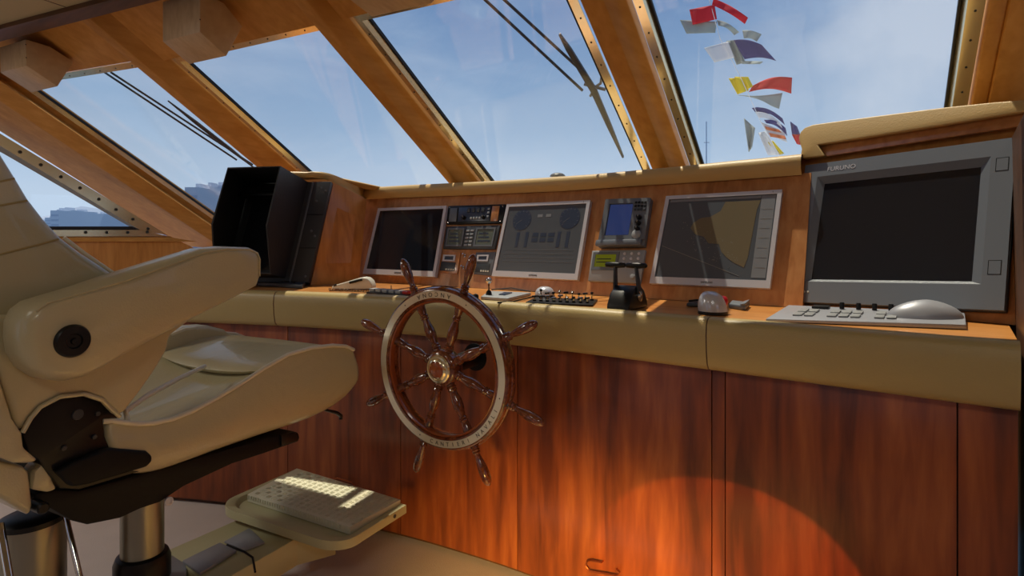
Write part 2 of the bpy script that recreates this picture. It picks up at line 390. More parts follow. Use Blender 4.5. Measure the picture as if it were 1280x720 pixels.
o0, o1, i0, i1 = (-160, 69.9), (211, 294.6), (-160, 86), (176, 288)
f.hexa([sw(*o0, 0), sw(*o1, 0), sw(*i1, 0), sw(*i0, 0)], [sw(*o0, .012), sw(*o1, .012), sw(*i1, .012), sw(*i0, .012)])
f.hexa([sw(-160, 295.5, 0), sw(211, 295.5, 0), sw(178, 287.5, 0), sw(-160, 287.5, 0)], [sw(-160, 295.5, .012), sw(211, 295.5, .012), sw(178, 287.5, .012), sw(-160, 287.5, .012)])
f.build('window_frame', 'steel', rw, smooth=False)
f = MB()
f.hexa([sw(-160, 86, .008), sw(176, 288, .008), sw(163, 284, .008), sw(-160, 97, .008)], [sw(-160, 86, -.03), sw(176, 288, -.03), sw(163, 284, -.03), sw(-160, 97, -.03)])
f.build('reveal', 'lightgrey', rw, smooth=False)
f = MB(); f.hexa([sw(-160, 287.5, .008), sw(178, 287.5, .008), sw(165, 283, .008), sw(-160, 283, .008)], [sw(-160, 287.5, -.03), sw(178, 287.5, -.03), sw(165, 283, -.03), sw(-160, 283, -.03)])
f.build('gasket', 'gasket', rw, smooth=False)
f = MB(); f.prism([sw(-160, 90, -.02), sw(176, 285, -.02), (sw(176, 289, -.02)), sw(-160, 289, -.02)], nW*-.006); f.build('pane', 'glass', rw, smooth=False)
f = MB()
for x, y in ((25, 190), (51, 206), (76, 221), (100, 235), (123.5, 249), (145, 262), (166, 274), (185, 286), (107, 290.5), (133.5, 290.5), (159.5, 290.5), (184, 290)):
    f.lathe(sw(x, y, .012), nW, [(.011, 0), (.009, .006), (.001, .008)], 10)
f.build('screws', 'engrave', rw, smooth=False)
# small vent in the left wall
# cabin behind the camera: aft wall and starboard wall with wide windows, port wall aft
def wall_open(name, org, u, L, wins, z0=0, z1=2.15, mat='wood', idx0=6):
    u = Vector(u).normalized(); n = Vector((-u.y, u.x, 0)); mb = MB()
    xs = 0
    def seg(a, b, za, zb):
        if b-a > 1e-3 and zb-za > 1e-3: mb.prism([org+u*a+Vector((0, 0, za)), org+u*b+Vector((0, 0, za)), org+u*b+Vector((0, 0, zb)), org+u*a+Vector((0, 0, zb))], n*.06)
    for (a, b, za, zb) in wins:
        seg(xs, a, z0, z1); seg(a, b, z0, za); seg(a, b, zb, z1); xs = b
    seg(xs, L, z0, z1)
    mb.build(name, mat, None, smooth=False, kind='structure')
    for k, (a, b, za, zb) in enumerate(wins):
        g = MB(); q = org+n*.03; g.prism([q+u*a+Vector((0, 0, za)), q+u*b+Vector((0, 0, za)), q+u*b+Vector((0, 0, zb)), q+u*a+Vector((0, 0, zb))], n*.006)
        g.build('window_%d' % (idx0+k), 'glass', None, smooth=False, kind='structure')
wall_open('wall_back', Vector((-6, -2.8, 0)), (1, 0, 0), 7.9, [(.8, 2.0, 1.1, 1.9), (3.0, 3.8, .1, 2.0), (4.8, 6.0, 1.1, 1.9)], idx0=6)
wall_open('wall_right', Vector((1.9, -2.8, 0)), (0, 1, 0), 5.6, [(2.6, 3.6, 1.2, 1.8)], idx0=10)
q = sw(-60, 300); q.z = 0
mb = MB(); mb.prism([(-6, -2.8, 0), (-6, -2.8, 2.15), (-5.9, -.6, 2.15), (-5.9, -.6, 0)], (-.06, 0, 0)); mb.build('wall_side', 'wood', None, smooth=False, kind='structure')
mb = MB(); mb.prism([(-5.9, -.6, 0), (-5.9, -.6, .95), Vector((q.x-.04, q.y+.25, .95)), Vector((q.x-.04, q.y+.25, 0))], (-.06, 0, 0)); mb.build('wall_corner', 'wood', None, smooth=False, kind='structure')
# ------------------------------------------------------------------ lamps boxes on the soffit (two maple-faced housings and part of a third)
def housing(poly, wpx, label, t0):
    # poly: pixel outline of the end face, on a vertical plane through m's azimuth
    az = Vector((m_.x, m_.y, 0)).normalized(); pn = Vector((-az.y, az.x, 0))
    p0 = at_t(*t0)
    pts = [hit(x, y, p0, pn) for x, y in poly]
    cen = sum(pts, Vector())/len(pts)
    top = max(p.z for p in pts)
    t = thing('speaker_housing', (cen.x, cen.y, min(p.z for p in pts)), label, 'light fitting', 'wooden housings under the window header')
    mb = MB(); mb.prism(pts, -h_*wpx); mb.build('housing_body', 'boxwood', t, bevel=.0015)
    return t, pts

f0, f1, f2_ = W2.P(2.6, .2), W2.P(w2[0]-.05, .2), W1.P(w1[0]-.3, .42)
mb = MB(); Y_ = Vector((0, .05, 0))
for A, B in ((f0, f1), (f1, f2_)):
    a, b = Vector((A.x, A.y, 0)), Vector((B.x, B.y, 0)); mb.hexa([a, b, Vector((b.x, b.y, min(A.z, B.z) if B is f2_ else B.z)), Vector((a.x, a.y, A.z if B is not f2_ else min(A.z, B.z)))], [q+Y_ for q in (a, b, Vector((b.x, b.y, min(A.z, B.z) if B is f2_ else B.z)), Vector((a.x, a.y, A.z if B is not f2_ else min(A.z, B.z))))])
mb.build('wall_front', 'wood', None, smooth=False, kind='structure')
mb = MB(); mb.box((.121, 2.1, .69), (.012, 0, 0), (0, .55, 0), (0, 0, .69)); mb.build('trim_12', 'trimwood', None, smooth=False, kind='structure')
# ------------------------------------------------------------------ housings under the header
az_ = Vector((m_.x, m_.y, 0)).normalized(); pn_ = Vector((-az_.y, az_.x, 0))
def housing(poly, width, label, key):
    p0 = W2.px(*key, .10)
    pts = [hit(x, y, p0, pn_) for x, y in poly]
    for q in pts[:2]: q.z = min(q.z, ZS-.003)
    c = sum(pts, Vector())/len(pts)-h_*width/2
    t = thing('wooden_housing', (c.x, c.y, min(p.z for p in pts)), label, 'lamp box', 'wooden boxes under the window header')
    mb = MB(); mb.prism(pts, -h_*width); mb.build('box_body', 'boxwood', t, bevel=.002)
    for k in (0, 1):
        mb = MB(); mb.lathe(lerp(pts[0], pts[-1], .2+.5*k)+h_*.0005, h_, [(.003, 0), (.002, .0015)], 8); mb.build('screw', 'engrave', t)
housing([(250, -12), (280, 4), (303, 33), (283, 70), (250, 40)], .24, 'angular pale wooden box under the header above the second window from left', (303, 33))
housing([(32, 49), (62, 58), (92, 77), (72, 108), (33, 82)], .26, 'angular pale wooden box at the far left above the corner window', (92, 77))
housing([(520, -90), (560, -70), (577, -36), (540, 4), (505, -28)], .24, 'wooden box at the top edge of the photo above the third window', (577, -36))
# ------------------------------------------------------------------ the console
ZD = .90; ZE = .9012
front = [Vector((-3.05, .86, 0)), Vector((-2.6, 1.12, 0)), Vector((-2.17, 1.31, 0)), Vector((-1.717, 1.447, 0)), Vector((-1.286, 1.52, 0)), Vector((-.9, 1.545, 0)), Vector((-.527, 1.55, 0)), Vector((.096, 1.55, 0))]
def catmull(pts, n=6):
    P = [pts[0]*2-pts[1]]+pts+[pts[-1]*2-pts[-2]]; out = []
    for i in range(1, len(P)-2):
        for k in range(n):
            t = k/n; a, b, c, d = P[i-1:i+3]
            out.append(.5*((2*b)+(c-a)*t+(2*a-5*b+4*c-d)*t*t+(3*b-a-3*c+d)*t**3))
    out.append(P[-2]); return out
fp = catmull(front)
def norm_at(path, i):
    t = (path[min(i+1, len(path)-1)]-path[max(i-1, 0)]).normalized(); return Vector((t.y, -t.x, 0))    # towards the camera side
def px_of(p): d = p-CAM; t = d.dot(Fv); return 640+FPX*d.dot(Rv)/t
def sub(path, x0, x1):       # part of a path between image columns, on the path itself
    def at(px):
        for i in range(len(path)-1):
            a, b = px_of(path[i]), px_of(path[i+1])
            if a <= px <= b: return i, (px-a)/(b-a)
        return (len(path)-2, 1.0) if px > px_of(path[-1]) else (0, 0.0)
    i0, t0 = at(x0); i1, t1 = at(x1)
    pts = [lerp(path[i0], path[i0+1], t0)]
    q = lerp(path[i1], path[i1+1], t1)
    for i in range(i0+1, i1+1):
        if (path[i]-pts[0]).length > .012 and (path[i]-q).length > .012: pts.append(path[i])
    pts.append(q)
    return pts
def offs(path, d): return [p+norm_at(path, i)*d for i, p in enumerate(path)]
# worktop
tv = Vector((0, 0, 1))
top = thing('console_worktop', (-1.3, 1.8, ZD-.06), 'long honey wood worktop with a padded leather front edge', 'worktop')
mb = MB(); back = [Vector((.096, 2.45, ZD)), Vector((-3.3, 2.3, ZD)), Vector((-3.45, 1.3, ZD))]
poly = [Vector((p.x, p.y, ZD)) for p in offs(fp, -.03)]
mb.prism(poly+back, (0, 0, -.05)); mb.build('board', 'deskwood', top, bevel=0, smooth=False)
sec = [(-.045, .900), (-.04, .9045), (-.02, .907), (-.004, .905), (.006, .899), (.012, .888), (.015, .86), (.013, .82), (.006, .785), (-.002, .772), (-.012, .767), (-.03, .768), (-.034, .80), (-.036, .85)]
def sweep(path, sec, mb):
    rings = []
    for i, p in enumerate(path):
        n = norm_at(path, i); rings.append([Vector((p.x, p.y, 0))+n*o+tv*z for o, z in sec])
    mb.loft(rings); return mb
for a, b in ((-400, 344.3), (345.7, 884.2), (885.8, 1400)):
    p = sub(fp, a, b); mb = MB(); sweep(p, sec, mb); mb.build('padded_edge', 'bolster', top)
for a in (345, 885):
    p = sub(fp, a-.9, a+.9); mb = MB(); sweep(p, [(o*.97-.001, .84+(z-.84)*.985) for o, z in sec], mb); mb.build('seam', 'trimwood', top)
# cabinets
wp = offs(fp, -.04)
def cab(a, b, label, handle=None, hole=None):
    p = sub(wp, a, b); pc = sub(wp, a, b); p[0] = p[0]+(p[1]-p[0]).normalized()*.0015; p[-1] = p[-1]-(p[-1]-p[-2]).normalized()*.0015
    mid = p[len(p)//2]; t = thing('console_cabinet', (mid.x, mid.y+.15, 0), label, 'cabinet', 'cherry cabinets under the worktop')
    mb = MB(); sweep(p, [(0, .02), (.001, .022), (.001, .83), (0, .832), (-.018, .832), (-.018, .02)], mb); d = mb.build('door', 'cherry', t)
    mb = MB(); q = offs(pc, -.021); q[0] = lerp(q[0], q[1], .001); q[-1] = lerp(q[-1], q[-2], .001); sweep(q, [(0, .001), (0, .846), (-.22, .846), (-.22, .001)], mb); mb.build('carcass', 'trimwood', t, smooth=False)
    if handle:
        pts = []
        for (x, y) in handle:
            best = None
            for i in range(len(p)-1):
                s0 = p[i]; n = norm_at(p, i); h = hit(x, y, s0+n*.012, n)
                if px_of(p[i])-1 <= x <= px_of(p[i+1])+1: best = h
            pts.append(best if best else hit(x, y, p[0]+norm_at(p, 0)*.012, norm_at(p, 0)))
        mb = MB(); n = norm_at(p, 0); P2 = [pts[0]-n*.012]+pts+[pts[-1]-n*.012]
        mb.tube(P2, .0028, 8); mb.build('handle', 'copper', d)
    return t
cab(-300, 360, 'cherry cabinet panel at the far left, behind the chair')
cab(360, 501, 'cherry cabinet door with a wire handle behind the footrest', [(417, 607), (417, 599), (421, 597.5), (440, 603), (443, 606), (440, 610)])
cab(501, 647, 'cherry cabinet panel directly below and behind the steering wheel')
cab(647, 890, 'wide cherry cabinet door with a wire handle near the floor', [(770, 713), (774, 716), (771, 719.5), (737, 713.5), (732, 707), (734, 701.5), (739, 700.5), (752, 703)])
cab(890, 907, 'narrow cherry filler strip between two wide cabinet doors')
cab(907, 1197, 'wide cherry cabinet panel under the large grey display')
cab(1197, 1400, 'dark cherry cabinet panel at the far right edge')
# carpet edge shadow gap needs nothing more
# ------------------------------------------------------------------ instrument panel
lean = math.radians(20); HP = .43/math.cos(lean)
BPT = [Vector((-.42, 1.99, ZE)), Vector((-1.845, 1.96, ZE)), Vector((-2.53, 1.895, ZE))]
class Facet:
    def __init__(s, a, b):
        u = (a-b).normalized(); inw = Vector((-u.y, u.x, 0)); s.a, s.b = a, b
        s.v = (inw*math.sin(lean)+tv*math.cos(lean)).normalized(); s.n = -(inw*math.cos(lean)-tv*math.sin(lean)); s.n.normalize(); s.u = u
        if s.n.dot(CAM-a) < 0: s.n = -s.n
    def px(s, x, y, w=0): return hit(x, y, s.a+s.n*w, s.n)
FR_, FL_ = Facet(BPT[0], BPT[1]), Facet(BPT[1], BPT[2])
ip = thing('instrument_fascia', (-1.4, 2.0, ZD), 'reddish wood panel leaning back behind the worktop, carrying the screens', 'instrument panel')
mb = MB(); q0 = FR_.px(1003, 385); q0.z = ZE; q0t = q0+FR_.v*HP*1.0
bt_ = [q0, BPT[1], BPT[2]]; tp_ = [q0+FR_.v*HP, BPT[1]+(FR_.v+FL_.v)/2*HP, BPT[2]+FL_.v*HP]
mb.faces([*bt_, *tp_, *[p+Vector((0, .03, 0)) for p in bt_], *[p+Vector((0, .03, 0)) for p in tp_]], [[0, 1, 4, 3], [1, 2, 5, 4], [6, 7, 10, 9], [7, 8, 11, 10], [0, 3, 9, 6], [2, 5, 11, 8], [3, 4, 10, 9], [4, 5, 11, 10], [0, 1, 7, 6], [1, 2, 8, 7]])
mb.build('back_board', 'panelwood', ip, smooth=False)
# ---- right pod with the large display
tt = [1.88, 1.4529, 1.5481, 1.9752]
BL, BR, TR, TL = [at_t(x, y, t) for (x, y), t in zip([(980.7, 377.3), (1256.7, 389.3), (1272, 170), (1006, 206)], tt)]
RD = Quad(TL, TR, BR, BL)
podn = RD.n
pod = thing('display_pod', (RD.P(.5, 0, -.1).x, RD.P(.5, 0, -.1).y+.1, ZD), 'angled wooden pod at the right holding the large grey display', 'console pod')
mb = MB()
def rp(px, py, w=-.036): return hit(px, py, RD.P(0, 0, w), podn)
a, b, c, d = rp(991, 199.5), rp(1300, 150), rp(1300, 420), rp(977, 388)
d.z = ZE; c.z = ZE
bk = Vector((0, .12, 0)); mb.hexa([a, b, c, d], [a+bk, b+bk, c+bk, d+bk]); mb.build('pod_face', 'wood', pod, smooth=False)
mb = MB(); a, b, c, d = rp(994, 199, -.012), rp(1000, 198.5, -.012), rp(981, 388, -.012), rp(974.5, 388, -.012); d.z = c.z = ZE
mb.hexa([a, b, c, d], [a+bk*.5, b+bk*.5, c+bk*.5, d+bk*.5]); mb.build('edge_strip', 'wood', pod, bevel=.003)
# ledges
def plane_y(px, py, t): return at_t(px, py, t)
st = []   # (bottom, top)
def tf(px, py):
    F = FR_ if px > 560 else FL_
    return F.px(px, py, .012)
base_st = [(457, 234, 249), (480, 233.3, 248), (510, 231.3, 246.8), (557, 229.2, 245), (600, 227, 243.3), (645, 224.5, 241.3), (700, 220.8, 239), (740, 218, 236.2), (800, 212.5, 232), (850, 208, 229), (912, 201.5, 225), (950, 198, 222.3), (1002, 192.5, 218.5)]
left_st = [(385, 215, 222, 2.80), (392, 214.4, 222, 2.81), (402, 214.8, 223, 2.83), (412, 216.8, 226, 2.845), (420, 219.6, 230, 2.87), (428, 223, 234, 2.90), (436, 227, 239, 2.94), (444, 230.5, 243.5, 2.98), (450, 232.8, 247, 3.01)]
rows = []
def ledge_rows(B, T):
    H = T.z-B.z; f = -Fv*.0
    n = Vector((0, -1, 0))
    return [B+Vector((0, .008, 0)), B, B+n*.012+tv*H*.3, B+n*.014+tv*H*.62, B+n*.008+tv*H*.86, T, T+Vector((0, .03, .001)), None]
def fin(r):
    T = r[-2]; L = W2.p0; y = T+Vector((0, 1, 0))*((L-T).dot(n_)/n_.y); r[-1] = y-Vector((0, .01, 0)); return r
for x, yt, yb, t in left_st:
    B = at_t(x, yb, t); T = at_t(x, yt, t+.004); r = fin(ledge_rows(B, T)); r[-1].z = 1.355; r[-2] = T+Vector((0, .03, -.012)); rows.append(r)
for x, yt, yb in base_st:
    B = tf(x, yb); T = at_y(x, yt, B.y+.004); rows.append(fin(ledge_rows(B, T)))
mb = MB(); 
lr = [q+Vector((-.12, -.15, 0)) for q in rows[0]]; lr = lr[:-1]+[lr[-1]+Vector((0, .0, 0))]
mb.grid([lr]+rows); mb.build('dash_ledge', 'ledge', None, label='long padded cream leather ledge along the foot of the windscreen', cat='ledge')
# right raised ledge
def rq(px, py, w=.012): return hit(px, py, RD.P(0, 0, w), podn)
outl = [(1001, 192.5), (1002, 186), (1000, 179), (998.5, 172), (1000.5, 165), (1006, 159.5), (1016, 155.8), (1035, 153), (1100, 144.3), (1180, 134.2), (1240, 128), (1275, 125.2), (1310, 122.5), (1310, 134.5), (1180, 156), (1100, 169), (1022, 181), (1031, 194.5), (1003, 198)]
pts = [rq(*p) for p in outl]; 
tvp = [p+Vector((0, .75, 0)) for p in pts]
mb = MB(); mb.hexa(pts, tvp); mb.build('raised_ledge', 'ledge', None, bevel=.004, seg=3, label='raised padded leather ledge above the large grey display at the right', cat='ledge')
# wood rail in the shadow under the raised ledge
mb = MB(); a, b, c, d = rq(1024, 182, -.02), rq(1310, 134, -.02), rq(1310, 152, -.0), rq(1033, 195, -.0)
bb_ = Vector((0, .03, 0)); mb.hexa([a, b, c, d], [a+bb_, b+bb_, c+bb_, d+bb_]); mb.build('cornice', 'panelwood', pod, bevel=.002)
# ---- left pod
O = Vector((-2.385, 1.615, ZE)); TC = at_t(417, 228, 2.846); lD = Vector((-.819, -.574, 0)); vL = (TC-O)
lp_ = thing('display_pod', (-2.6, 1.75, ZD), 'angled wooden pod at the left end of the worktop carrying the hooded display', 'console pod')
mb = MB(); e1_, e2_ = at_t(458.5, 249, 3.02), at_t(448.5, 352, 2.86); e2_.z = ZE
o2 = O.copy()
w_ = Vector((-.02, 0, 0)); mb.hexa([o2, e2_, e1_, TC], [o2+w_, e2_+w_, e1_+w_, TC+w_]); mb.build('side_panel', 'wood', lp_, bevel=.001)
mb = MB(); far = O+lD*.42; bkn = Vector((-.574, .819, 0))
mb.hexa([O+w_, far, far+vL, TC+w_], [O+bkn*.16+w_, far+bkn*.16, far+vL+bkn*.06, TC+bkn*.06+w_]); mb.build('pod_face', 'trimwood', lp_, smooth=False)
LDq = Quad(O+lD*.40+vL*.985, O+vL*.985+Vector((.002, 0, 0)), O+Vector((.002, 0, 0))+tv*.006, O+lD*.40+tv*.006)
ld = thing('hooded_display', O+lD*.2+Vector((0, 0, .0)), 'large dark display with a deep black viewing hood standing at the left', 'display')
mb = MB(); LDq.slab(mb, 0, 1, 0, 1, .002, .035); mb.build('bezel', 'darkgrey', ld, bevel=.004)
mb = MB(); LDq.slab(mb, .12, .66, .12, .9, .0355, .0375); mb.build('screen', 'screen', ld, smooth=False)
mb = MB(); LDq.slab(mb, .78, .80, .0, .99, .0352, .041); mb.build('trim_rib', 'midgrey', ld, bevel=.001)
for u, v in ((.9, .93), (.88, .80), (.9, .5), (.96, .9), (.955, .45), (.95, .06)):
    mb = MB(); mb.lathe(LDq.P(u, v, .035), LDq.n, [(.006, 0), (.006, .002), (.003, .003)], 10)
    mb.build('screw', 'midgrey', ld)
for v in (.66, .33):
    mb = MB(); LDq.slab(mb, .80, 1.0, v, v+.006, .0352, .0362); mb.build('panel_joint', 'black', ld, smooth=False)
# hood
TRo, KRo, BRo = at_t(350, 208, 2.47), at_t(333, 282, 2.42), at_t(338, 342, 2.52)
TLo, KLo, BLo = at_t(285, 210, 2.50), at_t(265, 280, 2.45), at_t(268, 336, 2.55)
at = lambda u, v: LDq.P(u, v, .034)
TRi, KRi, BRi = at(.72, .99), at(.72, .55), at(.72, .05); TLi, KLi, BLi = at(.02, .99), at(.02, .55), at(.02, .05)
mb = MB(); mb.faces([TLo, TRo, KRo, BRo, BLo, KLo, TLi, TRi, KRi, BRi, BLi, KLi], [[0, 1, 7, 6], [1, 2, 8, 7], [2, 3, 9, 8], [3, 4, 10, 9], [4, 5, 11, 10], [5, 0, 6, 11]])
mb.build('hood', 'hood', ld, smooth=False, solid=.006)
mb = MB()
mb.box(lerp(TLi, KRi, .45)+podn*.0+LDq.n*.1, LDq.U*.11, LDq.V*.008, LDq.n*.02); mb.build('hood_brace', 'black', ld, bevel=.002)
# things at the foot of the hooded display
kb = thing('control_keyboard', at_z(350, 356, ZD), 'dark grey control keyboard lying below the hooded display', 'keyboard')
a, b, c, d = at_z(331, 350, ZD+.001), at_z(384, 355, ZD+.001), at_z(378, 361, ZD+.001), at_z(322, 357.5, ZD+.001)
mb = MB(); mb.prism([a, b, c, d], (0, 0, .018)); mb.build('keyboard_body', 'darkgrey', kb, bevel=.004)
mb = MB()
for i in range(6):
    for j in range(2):
        p = lerp(lerp(a, b, .12+.13*i), lerp(d, c, .12+.13*i), .3+.35*j)+tv*.02; mb.box(p, (b-a)*.04, (d-a)*.1, tv*.003)
mb.build('keys', 'black', kb, bevel=.001)
# ------------------------------------------------------------------ screens and instruments let into the panel
def quad_on(F, px4, w):
    return Quad(*[F.px(x, y, w) for x, y in px4])
def inst(name, F, px4, w, label, cat, group=None):
    q = quad_on(F, px4, w); c = q.P(.5, 0, -w)
    return q, thing(name, c, label, cat, group)
def rect(q, mb, u0, u1, v0, v1, w0, w1): return q.slab(mb, u0, u1, v0, v1, w0, w1)
def ar(q): return q.w/q.h
def monitor(F, px4, label, scr, bz=(.035, .035, .075, .04)):
    W = .022; q, t = inst('flat_monitor', F, px4, W, label, 'screen', 'silver framed screens in the instrument panel')
    ql, qr, qb, qt = bz
    mb = MB(); q.slab(mb, 0, 1, 0, 1, -W+.0006, -.004); mb.build('monitor_back', 'silver', t, bevel=.003)
    mb = MB(); q.frame(mb, (0, 1, 0, 1), (ql, 1-qr, qb, 1-qt), -.006, 0); mb.build('bezel', 'silver', t, bevel=0, smooth=False)
    mb = MB(); q.slab(mb, ql, 1-qr, qb, 1-qt, -.006, -.0035); s = mb.build('screen', scr, t, smooth=False)
    text('maker_name', 'SAMSUNG', q.h*.026, q.P(.5, qb*.45, .0002), q.U, q.V, 'engrave', t)
    text('model_mark', 'S', q.h*.02, q.P(.93, 1-qt*.5, .0002), q.U, q.V, 'engrave', t)
    return q, t, s
qL, tL, sL = monitor(FL_, [(472.5, 260.3), (558.2, 257), (543.5, 346), (453.3, 342)], 'leftmost silver framed flat screen, switched off and dark', 'screen')
qM, tM, sM = monitor(FR_, [(633.5, 255), (737.8, 250), (721.5, 350), (614.5, 345)], 'middle silver framed flat screen showing two round engine gauges', 'screen2')
qR, tR, sR = monitor(FR_, [(832.5, 245), (977.8, 236.7), (962.3, 360.4), (811.6, 354)], 'rightmost silver framed flat screen showing a faint sea chart', 'screen2')
# gauges page
for u, v, r in ((.235, .77, .115), (.80, .78, .115)):
    mb = MB(); mb.lathe(qM.P(u, v, -.0034), qM.n, [(r*qM.w*1.0, 0), (r*qM.w, .0006), (.001, .0007)], 28); g = mb.build('gauge_dial', 'gauge', sM)
    mb = MB()
    for k in range(11):
        a = math.radians(225-27*k); c = qM.P(u, v, -.0026); d = qM.U*math.cos(a)+qM.V*math.sin(a); e = qM.n.cross(d)
        mb.box(c+d*r*qM.w*.84, d*r*qM.w*.08, e*.0006, qM.n*.0002)
    a = math.radians(215); d = qM.U*math.cos(a)+qM.V*math.sin(a); mb.box(qM.P(u, v, -.0024)+d*r*qM.w*.35, d*r*qM.w*.35, qM.n.cross(d)*.0007, qM.n*.0002)
    mb.build('dial_marks', 'gaugemark', g, smooth=False)
for u in (.225, .335, .715, .815):
    mb = MB(); qM.slab(mb, u-.018, u+.018, .40, .60, -.0034, -.0028); mb.build('bar_gauge', 'gauge', sM, smooth=False)
for i in range(3):
    for j in range(2):
        mb = MB(); qM.slab(mb, .40+.095*i, .47+.095*i, .47+.07*j, .52+.07*j, -.0034, -.0029); mb.build('readout', 'gauge', sM, smooth=False)
mb = MB(); 
for k in range(4): qM.slab(mb, .09, .91, .36-.05*k, .363-.05*k, -.0034, -.003)
for k in range(2): qM.slab(mb, .42+.1*k, .48+.1*k, .80, .84, -.0034, -.003)
mb.build('screen_lines', 'gaugemark', sM, smooth=False)
# chart page
mb = MB(); land = [(.28, .62), (.33, .55), (.41, .52), (.46, .45), (.55, .44), (.58, .36), (.63, .30), (.69, .25), (.78, .20), (.80, .30), (.81, .55), (.82, .80), (.84, .90), (.55, .90), (.52, .80), (.44, .74), (.36, .73), (.30, .68)]
mb.prism([qR.P(u, v, -.0034) for u, v in land], qR.n*.0006); mb.build('chart_land', 'chart_land', sR, smooth=False)
mb = MB(); qR.slab(mb, .845, .955, .10, .95, -.0034, -.0028); qR.slab(mb, .05, .84, .925, .95, -.0034, -.0028); mb.build('menu_bar', 'gaugemark', sR, smooth=False)
mb = MB(); random.seed(3)
mb.hexa([qR.P(.05, .42, -.0033), qR.P(.05, .425, -.0033), qR.P(.75, .115, -.0033), qR.P(.75, .11, -.0033)], [qR.P(.05, .42, -.0027), qR.P(.05, .425, -.0027), qR.P(.75, .115, -.0027), qR.P(.75, .11, -.0027)])
mb.build('depth_contour', 'chart_line', sR, smooth=False); mb = MB()
for k in range(60):
    u = random.uniform(.2, .72); v = .75-.6*u+random.uniform(-.18, .1); qR.slab(mb, u, u+.006, v, v+.006, -.0034, -.0028)
mb.build('chart_soundings', 'chart_line', sR, smooth=False, kind='stuff'); mb = MB()
for k in range(7): qR.slab(mb, .86, .94, .2+.1*k, .204+.1*k, -.0027, -.0024)
mb.build('menu_lines', 'chart_line', sR, smooth=False, kind='stuff')
def knob(t, q, u, v, r, h, mat='black', w=0, name='knob', ptr=True):
    mb = MB(); mb.lathe(q.P(u, v, w), q.n, [(r*1.15, 0), (r*1.15, h*.25), (r, h*.3), (r*.92, h), (r*.7, h*1.05), (.0005, h*1.06)], 16); k = mb.build(name, mat, t)
    if ptr:
        mb = MB(); mb.box(q.P(u, v, w)+q.n*(h*1.08)+q.V*r*.4, q.U*r*.1, q.V*r*.4, q.n*.0004); mb.build('pointer', 'white', k, smooth=False)
    return k
# VHF style radio
q, t = inst('radio_set', FR_, [(560.3, 257.3), (631.4, 255), (627.8, 278.6), (558, 280.3)], .014, 'black radio panel with knobs, upper of the small units right of the leftmost screen', 'radio')
mb = MB(); q.slab(mb, 0, 1, 0, 1, -.0134, 0); mb.build('radio_body', 'black', t, bevel=.002)
mb = MB(); q.slab(mb, .045, .185, .12, .86, .0005, .003); mb.build('speaker_plate', 'midgrey', t, bevel=.001)
mb = MB(); q.slab(mb, .80, .92, .1, .9, .0005, .003); mb.build('wooden_plate', 'panelwood', t, bevel=.001)
mb = MB(); q.slab(mb, .21, .77, .12, .88, .0005, .002); mb.build('display_field', 'gauge', t, bevel=.0005)
for u, v, r in ((.33, .30, .008), (.68, .30, .008)): knob(t, q, u, v, r, .014, 'black', .002)
for k in range(4): 
    mb = MB(); q.slab(mb, .37+.085*k, .425+.085*k, .60, .84, .002, .006); mb.build('button', 'darkgrey', t, bevel=.001)
for k in range(4):
    mb = MB(); q.slab(mb, .44+.05*k, .47+.05*k, .22, .34, .002, .005); mb.build('button', 'lightgrey', t, bevel=.0006)
for k in range(3): 
    mb = MB(); q.slab(mb, .73, .765, .3+.2*k, .4+.2*k, .002, .005); mb.build('button', 'lightgrey', t, bevel=.0006)
for u, v in ((.03, .1), (.03, .9), (.965, .1), (.965, .9)):
    mb = MB(); mb.lathe(q.P(u, v, .0), q.n, [(.003, 0), (.003, .001), (.0005, .0016)], 8); mb.build('screw', 'chrome', t)
# twin lcd unit
q, t = inst('instrument_display', FR_, [(557.6, 283), (624.8, 281.3), (618.3, 311.3), (553.6, 311)], .012, 'dark instrument unit with two grey displays and keys between them, below the radio panel', 'instrument')
mb = MB(); q.slab(mb, 0, 1, 0, 1, -.0114, 0); mb.build('unit_body', 'darkgrey', t, bevel=.002)
for u0, u1 in ((.05, .38), (.60, .95)):
    mb = MB(); q.frame(mb, (u0, u1, .1, .9), (u0+.025, u1-.025, .17, .83), 0, .004); f = mb.build('display_frame', 'midgrey', t, smooth=False)
    mb = MB(); q.slab(mb, u0+.025, u1-.025, .17, .83, 0, .002); mb.build('lcd', 'lcd', f, smooth=False)
    mb = MB()
    for k in range(3): q.slab(mb, u0+.06, u1-.06-.03*k, .30+.16*k, .36+.16*k, .002, .0025)
    mb.build('digits', 'gauge', f, smooth=False)
for i in range(2):
    for j in range(5):
        mb = MB(); q.slab(mb, .415+.08*i, .475+.08*i, .12+.155*j, .2+.155*j, 0, .003); mb.build('key', 'lightgrey', t, bevel=.0006)
